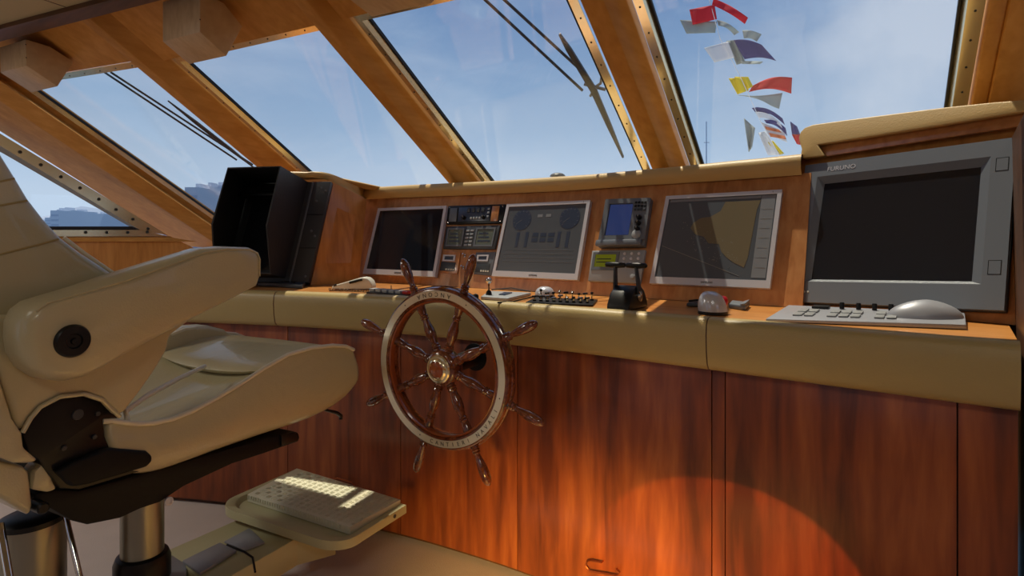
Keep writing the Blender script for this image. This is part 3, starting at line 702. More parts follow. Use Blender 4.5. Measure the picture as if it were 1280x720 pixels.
for px4, dx, nm in (([(552, 312.5), (575.5, 315), (571.5, 342), (546.2, 341)], [(554.6, 318.5), (570, 318.8), (568.6, 326.8), (553.2, 326.4)], 'small brown control plate with a framed display, left of two under the twin display unit'),
                ([(595, 315.5), (619.5, 315), (614, 344.5), (590.8, 342.5)], [(597, 318.8), (611.5, 318.5), (610, 326.8), (595.8, 326.6)], 'small grey control plate with a framed display, right of two under the twin display unit')):
    q, t = inst('control_plate', FR_, px4, .006, nm, 'control panel')
    mb = MB(); q.slab(mb, 0, 1, 0, 1, -.0054, 0); mb.build('plate', 'midgrey' if 'grey' in nm else 'panelwood', t, bevel=.001)
    q2 = quad_on(FR_, dx, .0065)
    mb = MB(); q2.frame(mb, (0, 1, 0, 1), (.14, .86, .22, .78), 0, .003); f = mb.build('display_frame', 'silver', t, smooth=False)
    mb = MB(); q2.slab(mb, .14, .86, .22, .78, 0, .0012); mb.build('lcd', 'gauge', f, smooth=False)
    mb = MB(); q.slab(mb, .12, .85, .1, .5, .0, .0015); mb.build('keypad', 'darkgrey', t, bevel=.0005)
    for k in range(4):
        mb = MB(); q.slab(mb, .4+.12*k, .48+.12*k, .13, .2, .0015, .003); mb.build('key', 'white', t, smooth=False)
for i, (x, y) in enumerate(((581.5, 320), (579.5, 335))):
    p = FR_.px(x, y, 0); t = thing('toggle_switch', p, ['upper', 'lower'][i]+' chrome toggle switch between the two small control plates', 'switch')
    mb = MB(); mb.lathe(p+FR_.n*.0008, FR_.n, [(.007, 0), (.007, .003), (.004, .004), (.004, .008), (.0005, .0082)], 14); mb.build('bushing', 'chrome', t)
    mb = MB(); mb.tube([p+FR_.n*.007, p+FR_.n*.02+FR_.v*.004], [.0022, .0032], 8); mb.build('lever', 'chrome', t)
# plotter with blue screen
q, t = inst('echo_sounder', FR_, [(755.3, 249), (813.3, 247), (804.6, 306.8), (744.6, 308)], .03, 'grey echo sounder with a blue screen and three black knobs, above the receiver', 'instrument')
mb = MB(); q.slab(mb, .03, 1, .0, 1, -.0294, -.006); mb.build('case', 'midgrey', t, bevel=.004)
mb = MB(); q.frame(mb, (0.03, 1, .13, 1), (.14, .66, .22, .90), -.006, 0); mb.build('face', 'midgrey', t, smooth=False)
mb = MB(); q.slab(mb, .16, .64, .24, .88, -.006, -.003); mb.build('screen', 'bluescreen', t, smooth=False)
mb = MB(); q.slab(mb, .0, .95, .0, .125, -.006, .010); mb.build('front_lip', 'bezelgrey', t, bevel=.005)
for v in (.58, .46, .34): knob(t, q, .83, v, .0085, .016, 'black', 0)
for j in range(3):
    for i in range(4):
        mb = MB(); q.slab(mb, .69+.065*i, .735+.065*i, .73+.075*j, .775+.075*j, 0, .003); mb.build('key', 'black' if j else 'darkgrey', t, bevel=.0005)
mb = MB(); mb.lathe(q.P(.82, .23, .0), q.n, [(.019, 0), (.018, .004), (.012, .007), (.0005, .008)], 20); mb.build('cursor_pad', 'lightgrey', t)
# navtex like unit
q, t = inst('navigation_receiver', FR_, [(740, 313), (806.7, 312), (799.8, 354.3), (734.5, 351.3)], .018, 'light grey receiver with a yellow green display and a keypad, below the blue screened unit', 'instrument')
mb = MB(); q.slab(mb, 0, 1, 0, 1, -.0174, 0); mb.build('case', 'lightgrey', t, bevel=.004)
mb = MB(); q.frame(mb, (.04, .54, .36, .93), (.09, .49, .46, .86), 0, .003); mb.build('display_frame', 'midgrey', t, smooth=False)
mb = MB(); q.slab(mb, .09, .49, .46, .86, 0, .001); mb.build('lcd', 'lcdgreen', t, smooth=False)
for j in range(3):
    for i in range(3):
        mb = MB(); mb.lathe(q.P(.64+.13*i, .58+.15*j, 0), q.n, [(.0058, 0), (.0055, .003), (.0005, .0042)], 12); mb.build('key', 'silver', t)
knob(t, q, .86, .18, .009, .01, 'lightgrey', 0, 'dial', False)
mb = MB()
for k in range(2): q.slab(mb, .12, .40, .60+.1*k, .63+.1*k, .001, .0014)
mb.build('lcd_text', 'engrave', t, smooth=False)
# ------------------------------------------------------------------ big display on the right pod
q = RD; t = thing('large_display', q.P(.5, 0, -.02), 'large slate grey framed display with a dark blank screen in the right pod', 'display')
mb = MB(); q.slab(mb, .0, 1, 0, 1, -.028, -.012); mb.build('case', 'darkgrey', t, bevel=.004)
mb = MB(); q.frame(mb, (0.005, .995, .005, .995), (.085, .905, .145, .895), -.014, .0); mb.build('bezel', 'bezelgrey', t, smooth=False)
# inner bevelled rim
def rim(mb, o, i, w0, w1):
    O = [(o[0], o[2]), (o[1], o[2]), (o[1], o[3]), (o[0], o[3])]; I = [(i[0], i[2]), (i[1], i[2]), (i[1], i[3]), (i[0], i[3])]
    for k in range(4):
        a, b, c, d = O[k], O[(k+1) % 4], I[(k+1) % 4], I[k]
        mb.hexa([q.P(*a, w0), q.P(*b, w0), q.P(*c, w1), q.P(*d, w1)], [q.P(*a, w0-.001), q.P(*b, w0-.001), q.P(*c, w1-.001), q.P(*d, w1-.001)])
mb = MB(); rim(mb, (.085, .905, .145, .895), (.125, .865, .165, .845), .0, -.010); mb.build('inner_rim', 'midgrey', t, smooth=False)
mb = MB(); q.slab(mb, .12, .87, .16, .85, -.013, -.0105); mb.build('screen', 'screen', t, smooth=False)
for (u0, u1, v0, v1) in ((.012, .055, .78, .86), (.012, .055, .20, .28), (.925, .975, .80, .88), (.925, .975, .20, .28)):
    mb = MB(); q.frame(mb, (u0, u1, v0, v1), (u0+.003, u1-.003, v0+.003, v1-.003), -.0005, .0005); mb.build('hatch_outline', 'black', t, smooth=False)
    mb = MB(); q.slab(mb, u0+.003, u1-.003, v0+.003, v1-.003, -.001, .0004); mb.build('screw_cover', 'bezelgrey', t, smooth=False)
for u in (.105, .125):
    mb = MB(); mb.lathe(q.P(u, .075, .0), q.n, [(.003, 0), (.0028, .0016), (.0004, .002)], 10); mb.build('indicator', 'white', t)
text('maker_name', 'FURUNO', .021, q.P(.215, .94, .0003), q.U, q.V, 'silver', t, align='CENTER')
# ------------------------------------------------------------------ things on the worktop
def dn(px, py, z=ZD): return at_z(px, py, z+.0015)
Z1 = ZD+.0015
# keyboard with trackball in front of the large display
t = thing('control_keyboard', dn(1070, 405), 'light grey control keyboard with a domed palm rest, in front of the large display', 'keyboard')
a, b, c, d = dn(985, 388), dn(1178, 400), dn(1208, 412), dn(957, 402)
b2 = dn(1206, 401)
def zz(p, z): return Vector((p.x, p.y, z))
n = 8
mb = MB()
mb.hexa([zz(d, Z1), zz(c, Z1), zz(b2, Z1), zz(a, Z1)], [zz(d, Z1+.008), zz(c, Z1+.012), zz(b2, Z1+.022), zz(a, Z1+.016)]); mb.build('keyboard_body', 'bracket', t, bevel=.003)
KQ = Quad(zz(a, Z1+.016), zz(b2, Z1+.022), zz(c, Z1+.012), zz(d, Z1+.008))
for i in range(9):
    for j in range(2):
        if i in (2, 6): continue
        u = .12+.062*i
        mb = MB(); KQ.slab(mb, u, u+.048, .22+.26*j, .42+.26*j, .0003, .004); mb.build('key', 'button', t, bevel=.0008)
for u in (.345, .44, .53, .62):
    mb = MB(); mb.lathe(KQ.P(u, .86, .0003), tv, [(.006, 0), (.006, .016), (.005, .018), (.0005, .0182)], 14); mb.build('knob', 'black', t)
for u0, u1 in ((.17, .27), (.68, .76)):
    mb = MB(); KQ.slab(mb, u0, u1, .80, .94, .0003, .006); mb.build('rocker_key', 'black', t, bevel=.001)
cD = KQ.P(.80, .5, 0); mb = MB(); rings = []
for k in range(9):
    f = k/8; r = math.cos(f*math.pi/2)**1.25
    rings.append([zz(cD, Z1+.012+.047*math.sin(f*math.pi/2))+KQ.U*(.082*r*math.cos(x*math.pi/12)+.004*f)+KQ.V*.042*r*math.sin(x*math.pi/12) for x in range(24)])
mb.loft(rings); mb.build('palm_dome', 'bracket', t)
# silver domes : trackballs
def dome(name, cpx, base_px, rx, ry, h, label, red=False, tilt=0):
    p = dn(*cpx); t = thing(name, (p.x, p.y, Z1), label, 'trackball')
    mb = MB(); mb.lathe((p.x, p.y, Z1), tv, [(rx*1.02, 0), (rx*1.02, .006), (rx*.98, .008)], 28); mb.build('base_ring', 'black', t)
    rings = []
    for k in range(12):
        f = k/11; r = math.cos(f*math.pi/2)**.75
        rings.append([Vector((p.x, p.y, Z1+.008+h*math.sin(f*math.pi/2)))+Rv*(rx*r*math.cos(x*math.pi/14)+tilt*f)+Fv*ry*r*math.sin(x*math.pi/14) for x in range(28)])
    mb = MB(); mb.loft(rings); mb.build('dome', 'dome', t)
    if red:
        c = Vector((p.x, p.y, Z1+.008+h*.50))+Rv*(rx*.50)+Fv*ry*.05
        mb = MB(); mb.lathe(c-tv*.012, (Rv*.6+tv*.8).normalized(), [(.018*math.cos(f*math.pi/12), .026*math.sin(f*math.pi/12)+.004) for f in range(7)], 20); mb.build('ball', 'red', t)
    return t
dome('trackball', (891, 392), None, .040, .040, .056, 'silver domed trackball with a red ball, in front of the chart screen', True, tilt=-.010)
dome('trackball', (681, 371), None, .036, .036, .030, 'silver domed trackball with a dark cord, below the gauge screen')
# dark flat remote and grey block beside the red ball
t = thing('cable_socket', dn(866, 381), 'small dark flat socket lying left of the red-balled trackball', 'socket')
a, b, c, d = dn(858, 383), dn(880, 384), dn(884, 379.5), dn(864, 378.5)
mb = MB(); mb.prism([a, b, c, d], (0, 0, .010)); mb.build('socket_body', 'darkgrey', t, bevel=.003)
mb = MB(); mb.tube([(a+d)/2+tv*.012, (a+b+c+d)/4+tv*.016, (b+c)/2+tv*.012], .003, 8); mb.build('cable', 'black', t)
t = thing('junction_block', dn(925, 384), 'grey block with a sloped end lying right of the red-balled trackball', 'block')
a, b, c, d = dn(911, 385), dn(932, 388), dn(937, 383), dn(915, 380.5)
mb = MB(); mb.prism([a, b, c, d], (0, 0, .014)); mb.build('block_body', 'midgrey', t, bevel=.003)
mb = MB(); a2, c2 = dn(925, 387.5), dn(930, 383); mb.hexa([zz(a2, Z1+.0145), zz(b, Z1+.0145), zz(c, Z1+.0145), zz(c2, Z1+.0145)], [zz(a2, Z1+.017), zz(b, Z1+.022), zz(c, Z1+.022), zz(c2, Z1+.017)]); mb.build('end_cap', 'bezelgrey', t, bevel=.001)
# telephone handset
t = thing('telephone', dn(443, 362), 'cream telephone handset resting in its cradle at the left of the worktop', 'telephone')
uT = (dn(468, 361)-dn(418, 361)).normalized(); vT = Vector((-uT.y, uT.x, 0)); cT = (dn(468, 362)+dn(418, 361))/2; LT = (dn(468, 361)-dn(418, 361)).length/2
prof = [(-1, .004), (-1.0, .018), (-.90, .026), (-.3, .046), (.25, .066), (.52, .072), (.72, .068), (.88, .052), (.97, .030), (1.0, .012), (1.0, .002)]
mb = MB(); mb.prism([cT-vT*.035+uT*LT*x+tv*(z*.72) for x, z in prof], vT*.075); mb.build('phone_body', 'white', t, bevel=.007, seg=3)
mb = MB(); sl = [(-.08, .0545), (.0, .0578), (.5, .0745), (.56, .0735), (.5, .070), (.0, .054)]
p0_, p1_ = cT-vT*.0355+uT*LT*(-.12)+tv*.030, cT-vT*.0355+uT*LT*(.50)+tv*.043
mb.tube([p0_, p1_], .0055, 10); mb.build('ear_slot', 'black', t)
mb = MB(); mb.tube([cT-vT*.034+uT*LT*(-.90)+tv*.017, cT-vT*.034+uT*LT*(-.76)+tv*.021], .004, 8); mb.build('mouth_slot', 'black', t)
cord = []
s0, s1 = dn(412, 364), dn(478, 367)
for i in range(300):
    f = i/299; a = f*2*math.pi*34
    p = lerp(s0, s1, f); cord.append(Vector((p.x, p.y, Z1+.0075))-vT*.010*(1-f)+vT*.0055*math.cos(a)+tv*.0055*math.sin(a)+uT*0)
mb = MB(); mb.tube(cord, .0014, 5); mb.build('coiled_cord', 'black', t)
# row of switches
t = thing('switch_panel', dn(488, 366), 'black switch strip with pale rocker keys beside the telephone', 'switch panel')
a, b = dn(458, 367), dn(508, 371.5); w_ = Vector((0, .05, 0))
mb = MB(); mb.prism([a, b, b+w_, a+w_], (0, 0, .008)); mb.build('strip_body', 'black', t, bevel=.001)
for i in range(6):
    f = (i+.5)/6; c = lerp(a, b, f)+w_*.5
    mb = MB(); mb.box(zz(c, Z1+.0145), (b-a)*.062, w_*.34, tv*.006); mb.build('rocker_key', 'lightgrey' if i != 5 else 'red', t, bevel=.002)
mb = MB(); c = lerp(a, b, .25)+w_*.8; c = zz(dn(479, 361), Z1+.0)
mb.tube([zz(lerp(a, b, .42)+w_*.85, Z1+.008), zz(lerp(a, b, .42)+w_*.85, Z1+.034)], [.003, .0018], 8); mb.build('toggle', 'chrome', t)
# gooseneck lamp / microphone
p = dn(611, 372); t = thing('chrome_lever', (p.x, p.y, Z1), 'small chrome ball-topped lever in a black rubber boot, right of the wheel', 'lever')
mb = MB(); mb.lathe((p.x, p.y, Z1), tv, [(.016, 0), (.013, .006), (.009, .022), (.005, .027)], 16); mb.build('boot', 'black', t)
mb = MB(); mb.tube([(p.x, p.y, Z1+.026), (p.x, p.y, Z1+.052)], .003, 8); mb.build('stem', 'chrome', t)
mb = MB(); mb.lathe((p.x, p.y, Z1+.062), tv, [(.0115*math.sin(math.pi*k/10), -.0115*math.cos(math.pi*k/10)) for k in range(11)], 18); mb.build('ball_grip', 'chrome', t)
p = dn(594.5, 374); t = thing('black_knob', (p.x, p.y, Z1), 'round black knob lying just right of the upper wheel handle', 'knob')
mb = MB(); mb.lathe((p.x, p.y, Z1), tv, [(.011, 0), (.011, .012), (.008, .017), (.0005, .018)], 16); mb.build('knob_body', 'black', t)
mb = MB(); mb.lathe((p.x, p.y, Z1+.0182), tv, [(.004, 0), (.004, .001), (.0004, .0012)], 12); mb.build('cap', 'midgrey', t)
# notebook-like grey console plate with display
t = thing('control_tray', dn(640, 371), 'flat grey control tray with a small dark display, between the chrome lever and the trackball', 'control panel')
a, b, c, d = dn(601, 374), dn(634, 376.5), dn(664, 369), dn(612, 366.5)
mb = MB(); mb.prism([a, b, c, d], (0, 0, .010)); mb.build('tray_body', 'lightgrey', t, bevel=.002)
TQ = Quad(zz(d, Z1+.010), zz(c, Z1+.010), zz(b, Z1+.010), zz(a, Z1+.010))
mb = MB(); TQ.slab(mb, .46, .66, .35, .75, .0003, .004); mb.build('display', 'gauge', t, bevel=.001)
mb = MB(); mb.tube([TQ.P(.05, .98, .004), TQ.P(.5, 1.1, .012), TQ.P(.98, 1.0, .004)], .0025, 6); mb.build('grab_rail', 'darkgrey', t)
t = thing('cord', dn(640, 378), 'dark cord lying on the worktop between the control tray and the trackball', 'cord')
mb = MB(); mb.tube([zz(dn(x, y), Z1+.0032) for x, y in ((622, 379.5), (640, 378.5), (652, 375.5), (664, 372.5), (669, 371.8))], .003, 8); mb.build('cord_line', 'black', t)
# cluster of joysticks and fuel levers
t = thing('lever_bank', dn(700, 377), 'low black plate crowded with small chrome levers and knobs below the gauge screen', 'control levers')
a, b, c, d = dn(657, 379.5), dn(741, 383), dn(747, 376), dn(669, 373)
mb = MB(); mb.prism([a, b, c, d], (0, 0, .005)); mb.build('base_plate', 'black', t, bevel=.001)
LQ = Quad(zz(d, Z1+.005), zz(c, Z1+.005), zz(b, Z1+.005), zz(a, Z1+.005)); random.seed(11)
for i in range(9):
    for j in range(2):
        u = .10+.1*i+.03*j; v = .25+.5*j
        hgt = random.uniform(.010, .020)+(.006 if j else 0); p = LQ.P(u, v, .0003)
        mb = MB(); mb.lathe(p, tv, [(.006, 0), (.006, .004), (.003, .005)], 12); mb.build('collar', 'black', t)
        mb = MB(); mb.tube([p+tv*.004, p+tv*hgt], .0022, 8); mb.build('stem', 'chrome', t)
        mb = MB(); k = random.random()
        if k < .5: mb.lathe(p+tv*hgt, tv, [(.004, 0), (.0055, .003), (.0045, .007), (.0005, .008)], 12)
        else: mb.tube([p+tv*hgt-LQ.U*.008, p+tv*(hgt+.002)+LQ.U*.008], .0032, 8)
        mb.build('grip', 'chrome' if k > .75 or k < .15 else 'black', t)
# throttle box with twin T handles
t = thing('throttle_control', dn(768, 383), 'black engine throttle box with two T-shaped levers, below the green display unit', 'throttle')
a = dn(748, 386); uu = Vector((1, 0, 0)); 
p = dn(770, 388.5); c = Vector((p.x, p.y+.075, Z1)); U_, V_ = (Vector((1, .02, 0))).normalized(), Vector((-.02, 1, 0)).normalized()
sp = [(-.07, 0), (-.066, .018), (-.045, .050), (-.015, .068), (.02, .070), (.045, .055), (.068, .02), (.072, 0)]
mb = MB(); mb.prism([c-U_*.036+V_*y+tv*z for y, z in sp], U_*.072); mb.build('housing', 'black', t, bevel=.005, seg=3)
for s_ in (-1, 1):
    mb = MB(); b0 = c+U_*.040*s_+tv*.045; b1 = c+U_*.034*s_-V_*.012+tv*.128
    mb.loft([[b0-V_*.014-U_*.003, b0+V_*.014-U_*.003, b0+V_*.014+U_*.003, b0-V_*.014+U_*.003], [b1-V_*.008-U_*.003, b1+V_*.008-U_*.003, b1+V_*.008+U_*.003, b1-V_*.008+U_*.003]]); lv = mb.build('lever', 'darkgrey', t, bevel=.0015)
    g0 = b1+tv*.004; mb = MB(); mb.tube([g0-U_*.034, g0-U_*.03, g0-U_*.01, g0+U_*.012, g0+U_*.03, g0+U_*.034], [.004, .0075, .009, .009, .0075, .004], 14); mb.build('grip', 'black', lv)
    mb = MB(); mb.lathe(c+U_*.0365*s_+tv*.040, U_*s_, [(.016, 0), (.016, .006), (.008, .009), (.0005, .0095)], 18); mb.build('pivot_cap', 'chrome', t)
p = dn(795.5, 385); t = thing('push_button', (p.x, p.y, Z1), 'chrome push button with a dark red cap right of the throttle box', 'button')
mb = MB(); mb.lathe((p.x, p.y, Z1), tv, [(.011, 0), (.011, .003), (.007, .004), (.007, .018), (.0075, .019)], 16); mb.build('collar', 'chrome', t)
mb = MB(); mb.lathe((p.x, p.y, Z1+.0195), tv, [(.0095, 0), (.0095, .009), (.007, .011), (.0004, .0112)], 16); mb.build('cap', plain('dark_red_cap', (70, 14, 14), .3), t)
# ------------------------------------------------------------------ the wheel
az, ti, ph = math.radians(5.354), math.radians(-1.386), math.radians(3.678)
wc = CAM+ray(553.3, 459.76)*1.8
wn = Vector((math.sin(az)*math.cos(ti), -math.cos(az)*math.cos(ti), math.sin(ti))).normalized(); wu = Vector((math.cos(az), math.sin(az), 0)); wv = wn.cross(wu)
if wv.z < 0: wv = -wv
t = thing('ship_wheel', wc-wn*.16, 'varnished wooden ship steering wheel with eight turned handles and an engraved metal band', 'steering wheel')
def wr(mb, prof, seg=96): return mb.lathe(wc, wn, prof, seg, closed=True)
mb = MB(); wr(mb, [(.207, .014), (.2095, .018), (.238, .018), (.243, .015), (.246, .008), (.2475, .0), (.250, -.002), (.250, -.010), (.247, -.012), (.247, -.022), (.244, -.028), (.238, -.030), (.21, -.030), (.205, -.026), (.203, 0)]); ring = mb.build('rim', 'wheelwood', t)
mb = MB(); wr(mb, [(.1985, .008), (.200, .014), (.2035, .0165), (.207, .014), (.2075, -.004), (.2, -.004)]); mb.build('inner_ring', 'inner_ring' if 'inner_ring' in M else 'wheelinner', t)
mb = MB(); wr(mb, [(.2145, .0182), (.2150, .0196), (.2365, .0196), (.2370, .0182)]); M['band'] = plain('engraved_band', (236, 230, 208), .2, metal=.5); band = mb.build('metal_band', 'band', t)
def ringtext(s, a0, step, size, rad, flip=True):
    for i, chh in enumerate(s):
        if chh == ' ': continue
        a = math.radians(a0+step*i); d = wu*math.cos(a)+wv*math.sin(a); tang = wv*math.cos(a)-wu*math.sin(a)
        # tops of the letters point to the hub and the line runs anticlockwise
        text('letter', chh, size, wc+d*rad+wn*.0199, tang, -d, 'engrave', band, .0004)
ringtext('ANCONA', 79, 6.0, .019, .2258)
ringtext('CANTIERI NAVALI', 262, 5.2, .017, .2258)
for a_ in (62, 125, 250, 345):
    a = math.radians(a_); d = wu*math.cos(a)+wv*math.sin(a); mb = MB(); mb.lathe(wc+d*.2258+wn*.0197, wn, [(.0022, 0), (.0022, .0006), (.0002, .0007)], 10); mb.build('dot_mark', 'engrave', band)
for k in range(8):
    a = math.pi/2+math.pi/8-k*math.pi/4+ph; d = wu*math.cos(a)+wv*math.sin(a)
    sp = [(.040, .013), (.055, .014), (.060, .0125), (.064, .0155), (.068, .0125), (.072, .0145), (.077, .011), (.085, .012), (.105, .0165), (.125, .016), (.145, .0115), (.155, .0095), (.160, .0135), (.164, .010), (.168, .0135), (.172, .0105), (.180, .0125), (.192, .014), (.203, .015)]
    mb = MB(); mb.lathe(wc-wn*.006, d, [(r, x) for x, r in sp], 18); mb.build('spoke', 'wheelwood', t)
    hp = [(.246, .0135), (.252, .0135), (.255, .0105), (.259, .0135), (.263, .0105), (.267, .0130), (.271, .0085), (.278, .0085), (.292, .0115), (.312, .0145), (.330, .0155), (.345, .0145), (.356, .0115), (.363, .007), (.3665, .002)]
    mb = MB(); mb.lathe(wc-wn*.006, d, [(r, x) for x, r in hp], 18); mb.build('handle', 'wheelwood', t)
mb = MB(); mb.lathe(wc, wn, [(.052, -.032), (.056, -.02), (.056, .008), (.052, .014), (.045, .018), (.030, .020)], 40); mb.build('hub', 'wheelwood', t)
mb = MB(); wr(mb, [(.043, .016), (.0435, .022), (.040, .026), (.034, .027), (.031, .031), (.027, .033), (.0255, .030), (.0255, .018)], 48); mb.build('hub_ring', 'steel', t)
mb = MB(); mb.lathe(wc, wn, [(.0255, .016), (.025, .029), (.021, .032), (.0005, .0335)], 32); mb.build('hub_cap', 'wheelinner', t)
mb = MB(); mb.lathe(wc, -wn, [(.03, .028), (.028, .08), (.028, .165), (.045, .168), (.045, .172)], 24); mb.build('shaft', 'black', t)
# ------------------------------------------------------------------ the helm chair
yaw = math.radians(9)
cf = Vector((-math.sin(yaw), math.cos(yaw), 0)); cl = Vector((-cf.y, cf.x, 0))      # forward and left of the chair
N0 = at_t(450, 470, 1.9)
def cn(px, py, o=0): return hit(px, py, N0+cl*o, cl)       # a point on the vertical plane o to the left of the near side of the cushion
SW = .52
pc_ = cn(178, 700, SW*.5); ped = Vector((pc_.x, pc_.y, 0))
ch = thing('helm_chair', ped, 'cream leather helm chair with an armrest, black underframe and steel pedestal', 'chair')
# cushion side profile : upper (piping) and lower edges
up = [(128, 528), (140, 527), (152, 529), (172, 531), (192, 530), (215, 525), (240, 515), (270, 499), (300, 481), (330, 461), (360, 444), (390, 435.5), (416, 432.5), (432, 433.6), (442, 438)]
lo = [(128, 560), (140, 585), (152, 596), (172, 598), (192, 596), (215, 589), (240, 580), (270, 569), (300, 559), (330, 549), (360, 540), (390, 530), (412, 518), (430, 507), (447, 482)]
U = [cn(*p) for p in up]; L = [cn(*p) for p in lo]
ns = len(U)
def dish(u):      # lower in the middle, raised at both sides
    return (4*u*(1-u))**.7
rows = []
us = [0, .012, .03, .07, .14, .25, .4, .5, .6, .75, .86, .93, .97, .988, 1]
fs_ = [i/(ns-1) for i in range(ns)]
def along(i): return (U[i]-U[0]).dot(cf)/((U[-1]-U[0]).dot(cf))
ringsC = []
for i in range(ns):
    s_ = along(i); base_z = U[i].z
    dip = .050*max(0, min(1, (s_-.02)*6))*(1-max(0, min(1, (s_-.62)/.18)))+.004
    r = []
    h0 = U[i].z-L[i].z
    # lower side up
    for v in (0, .12, .35, .6, .82, .95): r.append(lerp(L[i], U[i], v)-cl*(.016*math.sin(math.pi*min(1, v*1.1))+(-.012 if v == 0 else 0)))
    for u in us:
        dz = -dip*dish(u)
        if u > .9: dz -= .0
        fwd = -.02*math.sin(math.pi*u)*(0 if i < ns-3 else -1)
        r.append(U[i]+cl*(SW*u)+tv*dz+cf*fwd)
    for v in (.95, .8, .5, .2, 0): r.append(lerp(L[i], U[i], v)+cl*(SW+.016*math.sin(math.pi*min(1, v*1.1))+(-.012 if v == 0 else 0)))
    ringsC.append(r)
fl = [p+cf*.012-tv*.012*(1 if k > 5 and k < 6+len(us) else 0) for k, p in enumerate(ringsC[-1])]
last = ringsC[-1]; cc = sum(last, Vector())/len(last)
for d_, k_ in ((.006, .97), (.014, .86), (.018, .6)): ringsC.append([cc+(p-cc)*k_+cf*d_ for p in last])
mb = MB(); mb.loft(ringsC); mb.build('seat_cushion', 'leather', ch, sub=1)
# piping along both upper edges
mb = MB(); mb.tube([p-cl*.001+tv*.002 for p in U], .0055, 10); mb.build('piping', 'piping', ch)
mb = MB(); mb.tube([p+cl*(SW+.001)+tv*.002 for p in U[3:]], .0055, 10); mb.build('piping', 'piping', ch)
# front roll
def topz(i, u):
    s_ = along(i); dip = .018*max(0, min(1, (s_-.02)*6))*(1-max(0, min(1, (s_-.62)/.18)))+.004
    return U[i]+cl*(SW*u)-tv*dip*dish(u)
rr = []
k0, k1_ = 9, 13
for j in range(15):
    u = .035+.93*j/14; a = topz(k0, u); b = topz(k1_, u); ring = []
    e_ = math.sin(math.pi*min(1, max(0, j/14)))**.25 if 0 < j < 14 else .35
    for q in range(16):
        an = 2*math.pi*q/16; mid = lerp(a, b, .5); half = (b-a).length/2
        ring.append(mid+(b-a).normalized()*half*math.cos(an)*(.75+.25*e_)+tv*(.030*e_*math.sin(an)-.004))
    rr.append(ring)
mb = MB(); mb.loft(rr); mb.build('front_roll', 'leather', ch)
# side bolster at the far side, rounded end
q = [(192, 455), (212, 418), (232, 409), (262, 407), (282, 412), (293, 422), (297, 433), (290, 441), (255, 445), (215, 462)]
mb = MB(); P = [cn(x, y, SW-.03) for x, y in q]; mb.prism(P, cl*.085); mb.build('far_armrest', 'leather', ch, bevel=.022, seg=4)
mb = MB(); mb.prism([cn(x, y, SW-.032) for x, y in ((214, 417), (232, 410), (246, 408.5), (246, 411.5), (232, 413.5), (216, 420))], cl*.05); mb.build('armrest_pad', 'piping', ch, bevel=.002)
# inner welt from the hip wing to the seat
mb = MB(); mb.tube([cn(160, 529, .01), cn(157, 514, .02), cn(185, 494, .05), cn(222, 474, .10), cn(256, 458, .16)], .006, 8); mb.build('inner_welt', 'piping', ch)
# a crease in the seat leather
# wing below the armrest (lower side of the backrest)
w_ = [(-40, 395), (60, 395), (170, 372), (222, 372), (240, 400), (214, 420), (209, 440), (196, 462), (178, 488), (158, 514), (148, 522), (138, 512), (128, 501), (105, 493.5), (75, 497), (50, 510), (38, 524), (28, 541), (18, 528), (6, 490), (-8, 450), (-40, 440)]
mb = MB(); mb.prism([cn(x, y, -.018) for x, y in w_], cl*.10); mb.build('hip_wing', 'leather', ch, bevel=.012, seg=3)
mb = MB(); mb.tube([cn(x, y, -.020) for x, y in ((150, 521), (138, 510), (128, 500), (105, 492.5), (75, 496), (50, 509), (38, 523), (28, 541))], .0045, 8); mb.build('wing_piping', 'leather', ch)
# rear shell
rs = [(-60, 430), (-8, 450), (4, 486), (16, 524), (28, 542), (30, 560), (48, 575), (40, 579), (18, 579), (0, 572), (-60, 560)]
mb = MB(); mb.prism([cn(x, y, -.03) for x, y in rs], cl*.14); mb.build('rear_shell', 'leather', ch, bevel=.02, seg=3)
rs = [(-60, 565), (5, 578), (30, 583), (37, 590), (42, 632), (38, 646), (10, 628), (-60, 590)]
mb = MB(); mb.prism([cn(x, y, .0) for x, y in rs], cl*.12); mb.build('rear_skirt', 'leather', ch, bevel=.01, seg=3)
# backrest
bk_ = [(-120, 120), (-12, 176), (6, 192), (24, 221), (40, 248), (60, 274), (80, 296), (106, 316), (152, 346), (175, 372), (175, 400), (60, 420), (-60, 430), (-140, 400)]
def bpt(x, y, o): return cn(x, y, o)
mb = MB(); mb.prism([cn(x, y, .035) for x, y in bk_], cl*(SW-.07)); mb.build('backrest', 'leather', ch, bevel=.03, seg=4)
for sm in (((-60, 243), (0, 227), (18, 223.2)), ((-60, 275), (0, 257), (34, 250.8)), ((-60, 335), (0, 318), (40, 308), (73, 299))):
    mb = MB(); mb.tube([cn(x, y, .0345) for x, y in sm], .0022, 6); mb.build('stitched_seam', 'bolster', ch)
mb = MB(); mb.tube([cn(x, y, .034) for x, y in ((80, 297), (106, 317), (150, 347))], .004, 8); mb.build('back_piping', 'piping', ch)
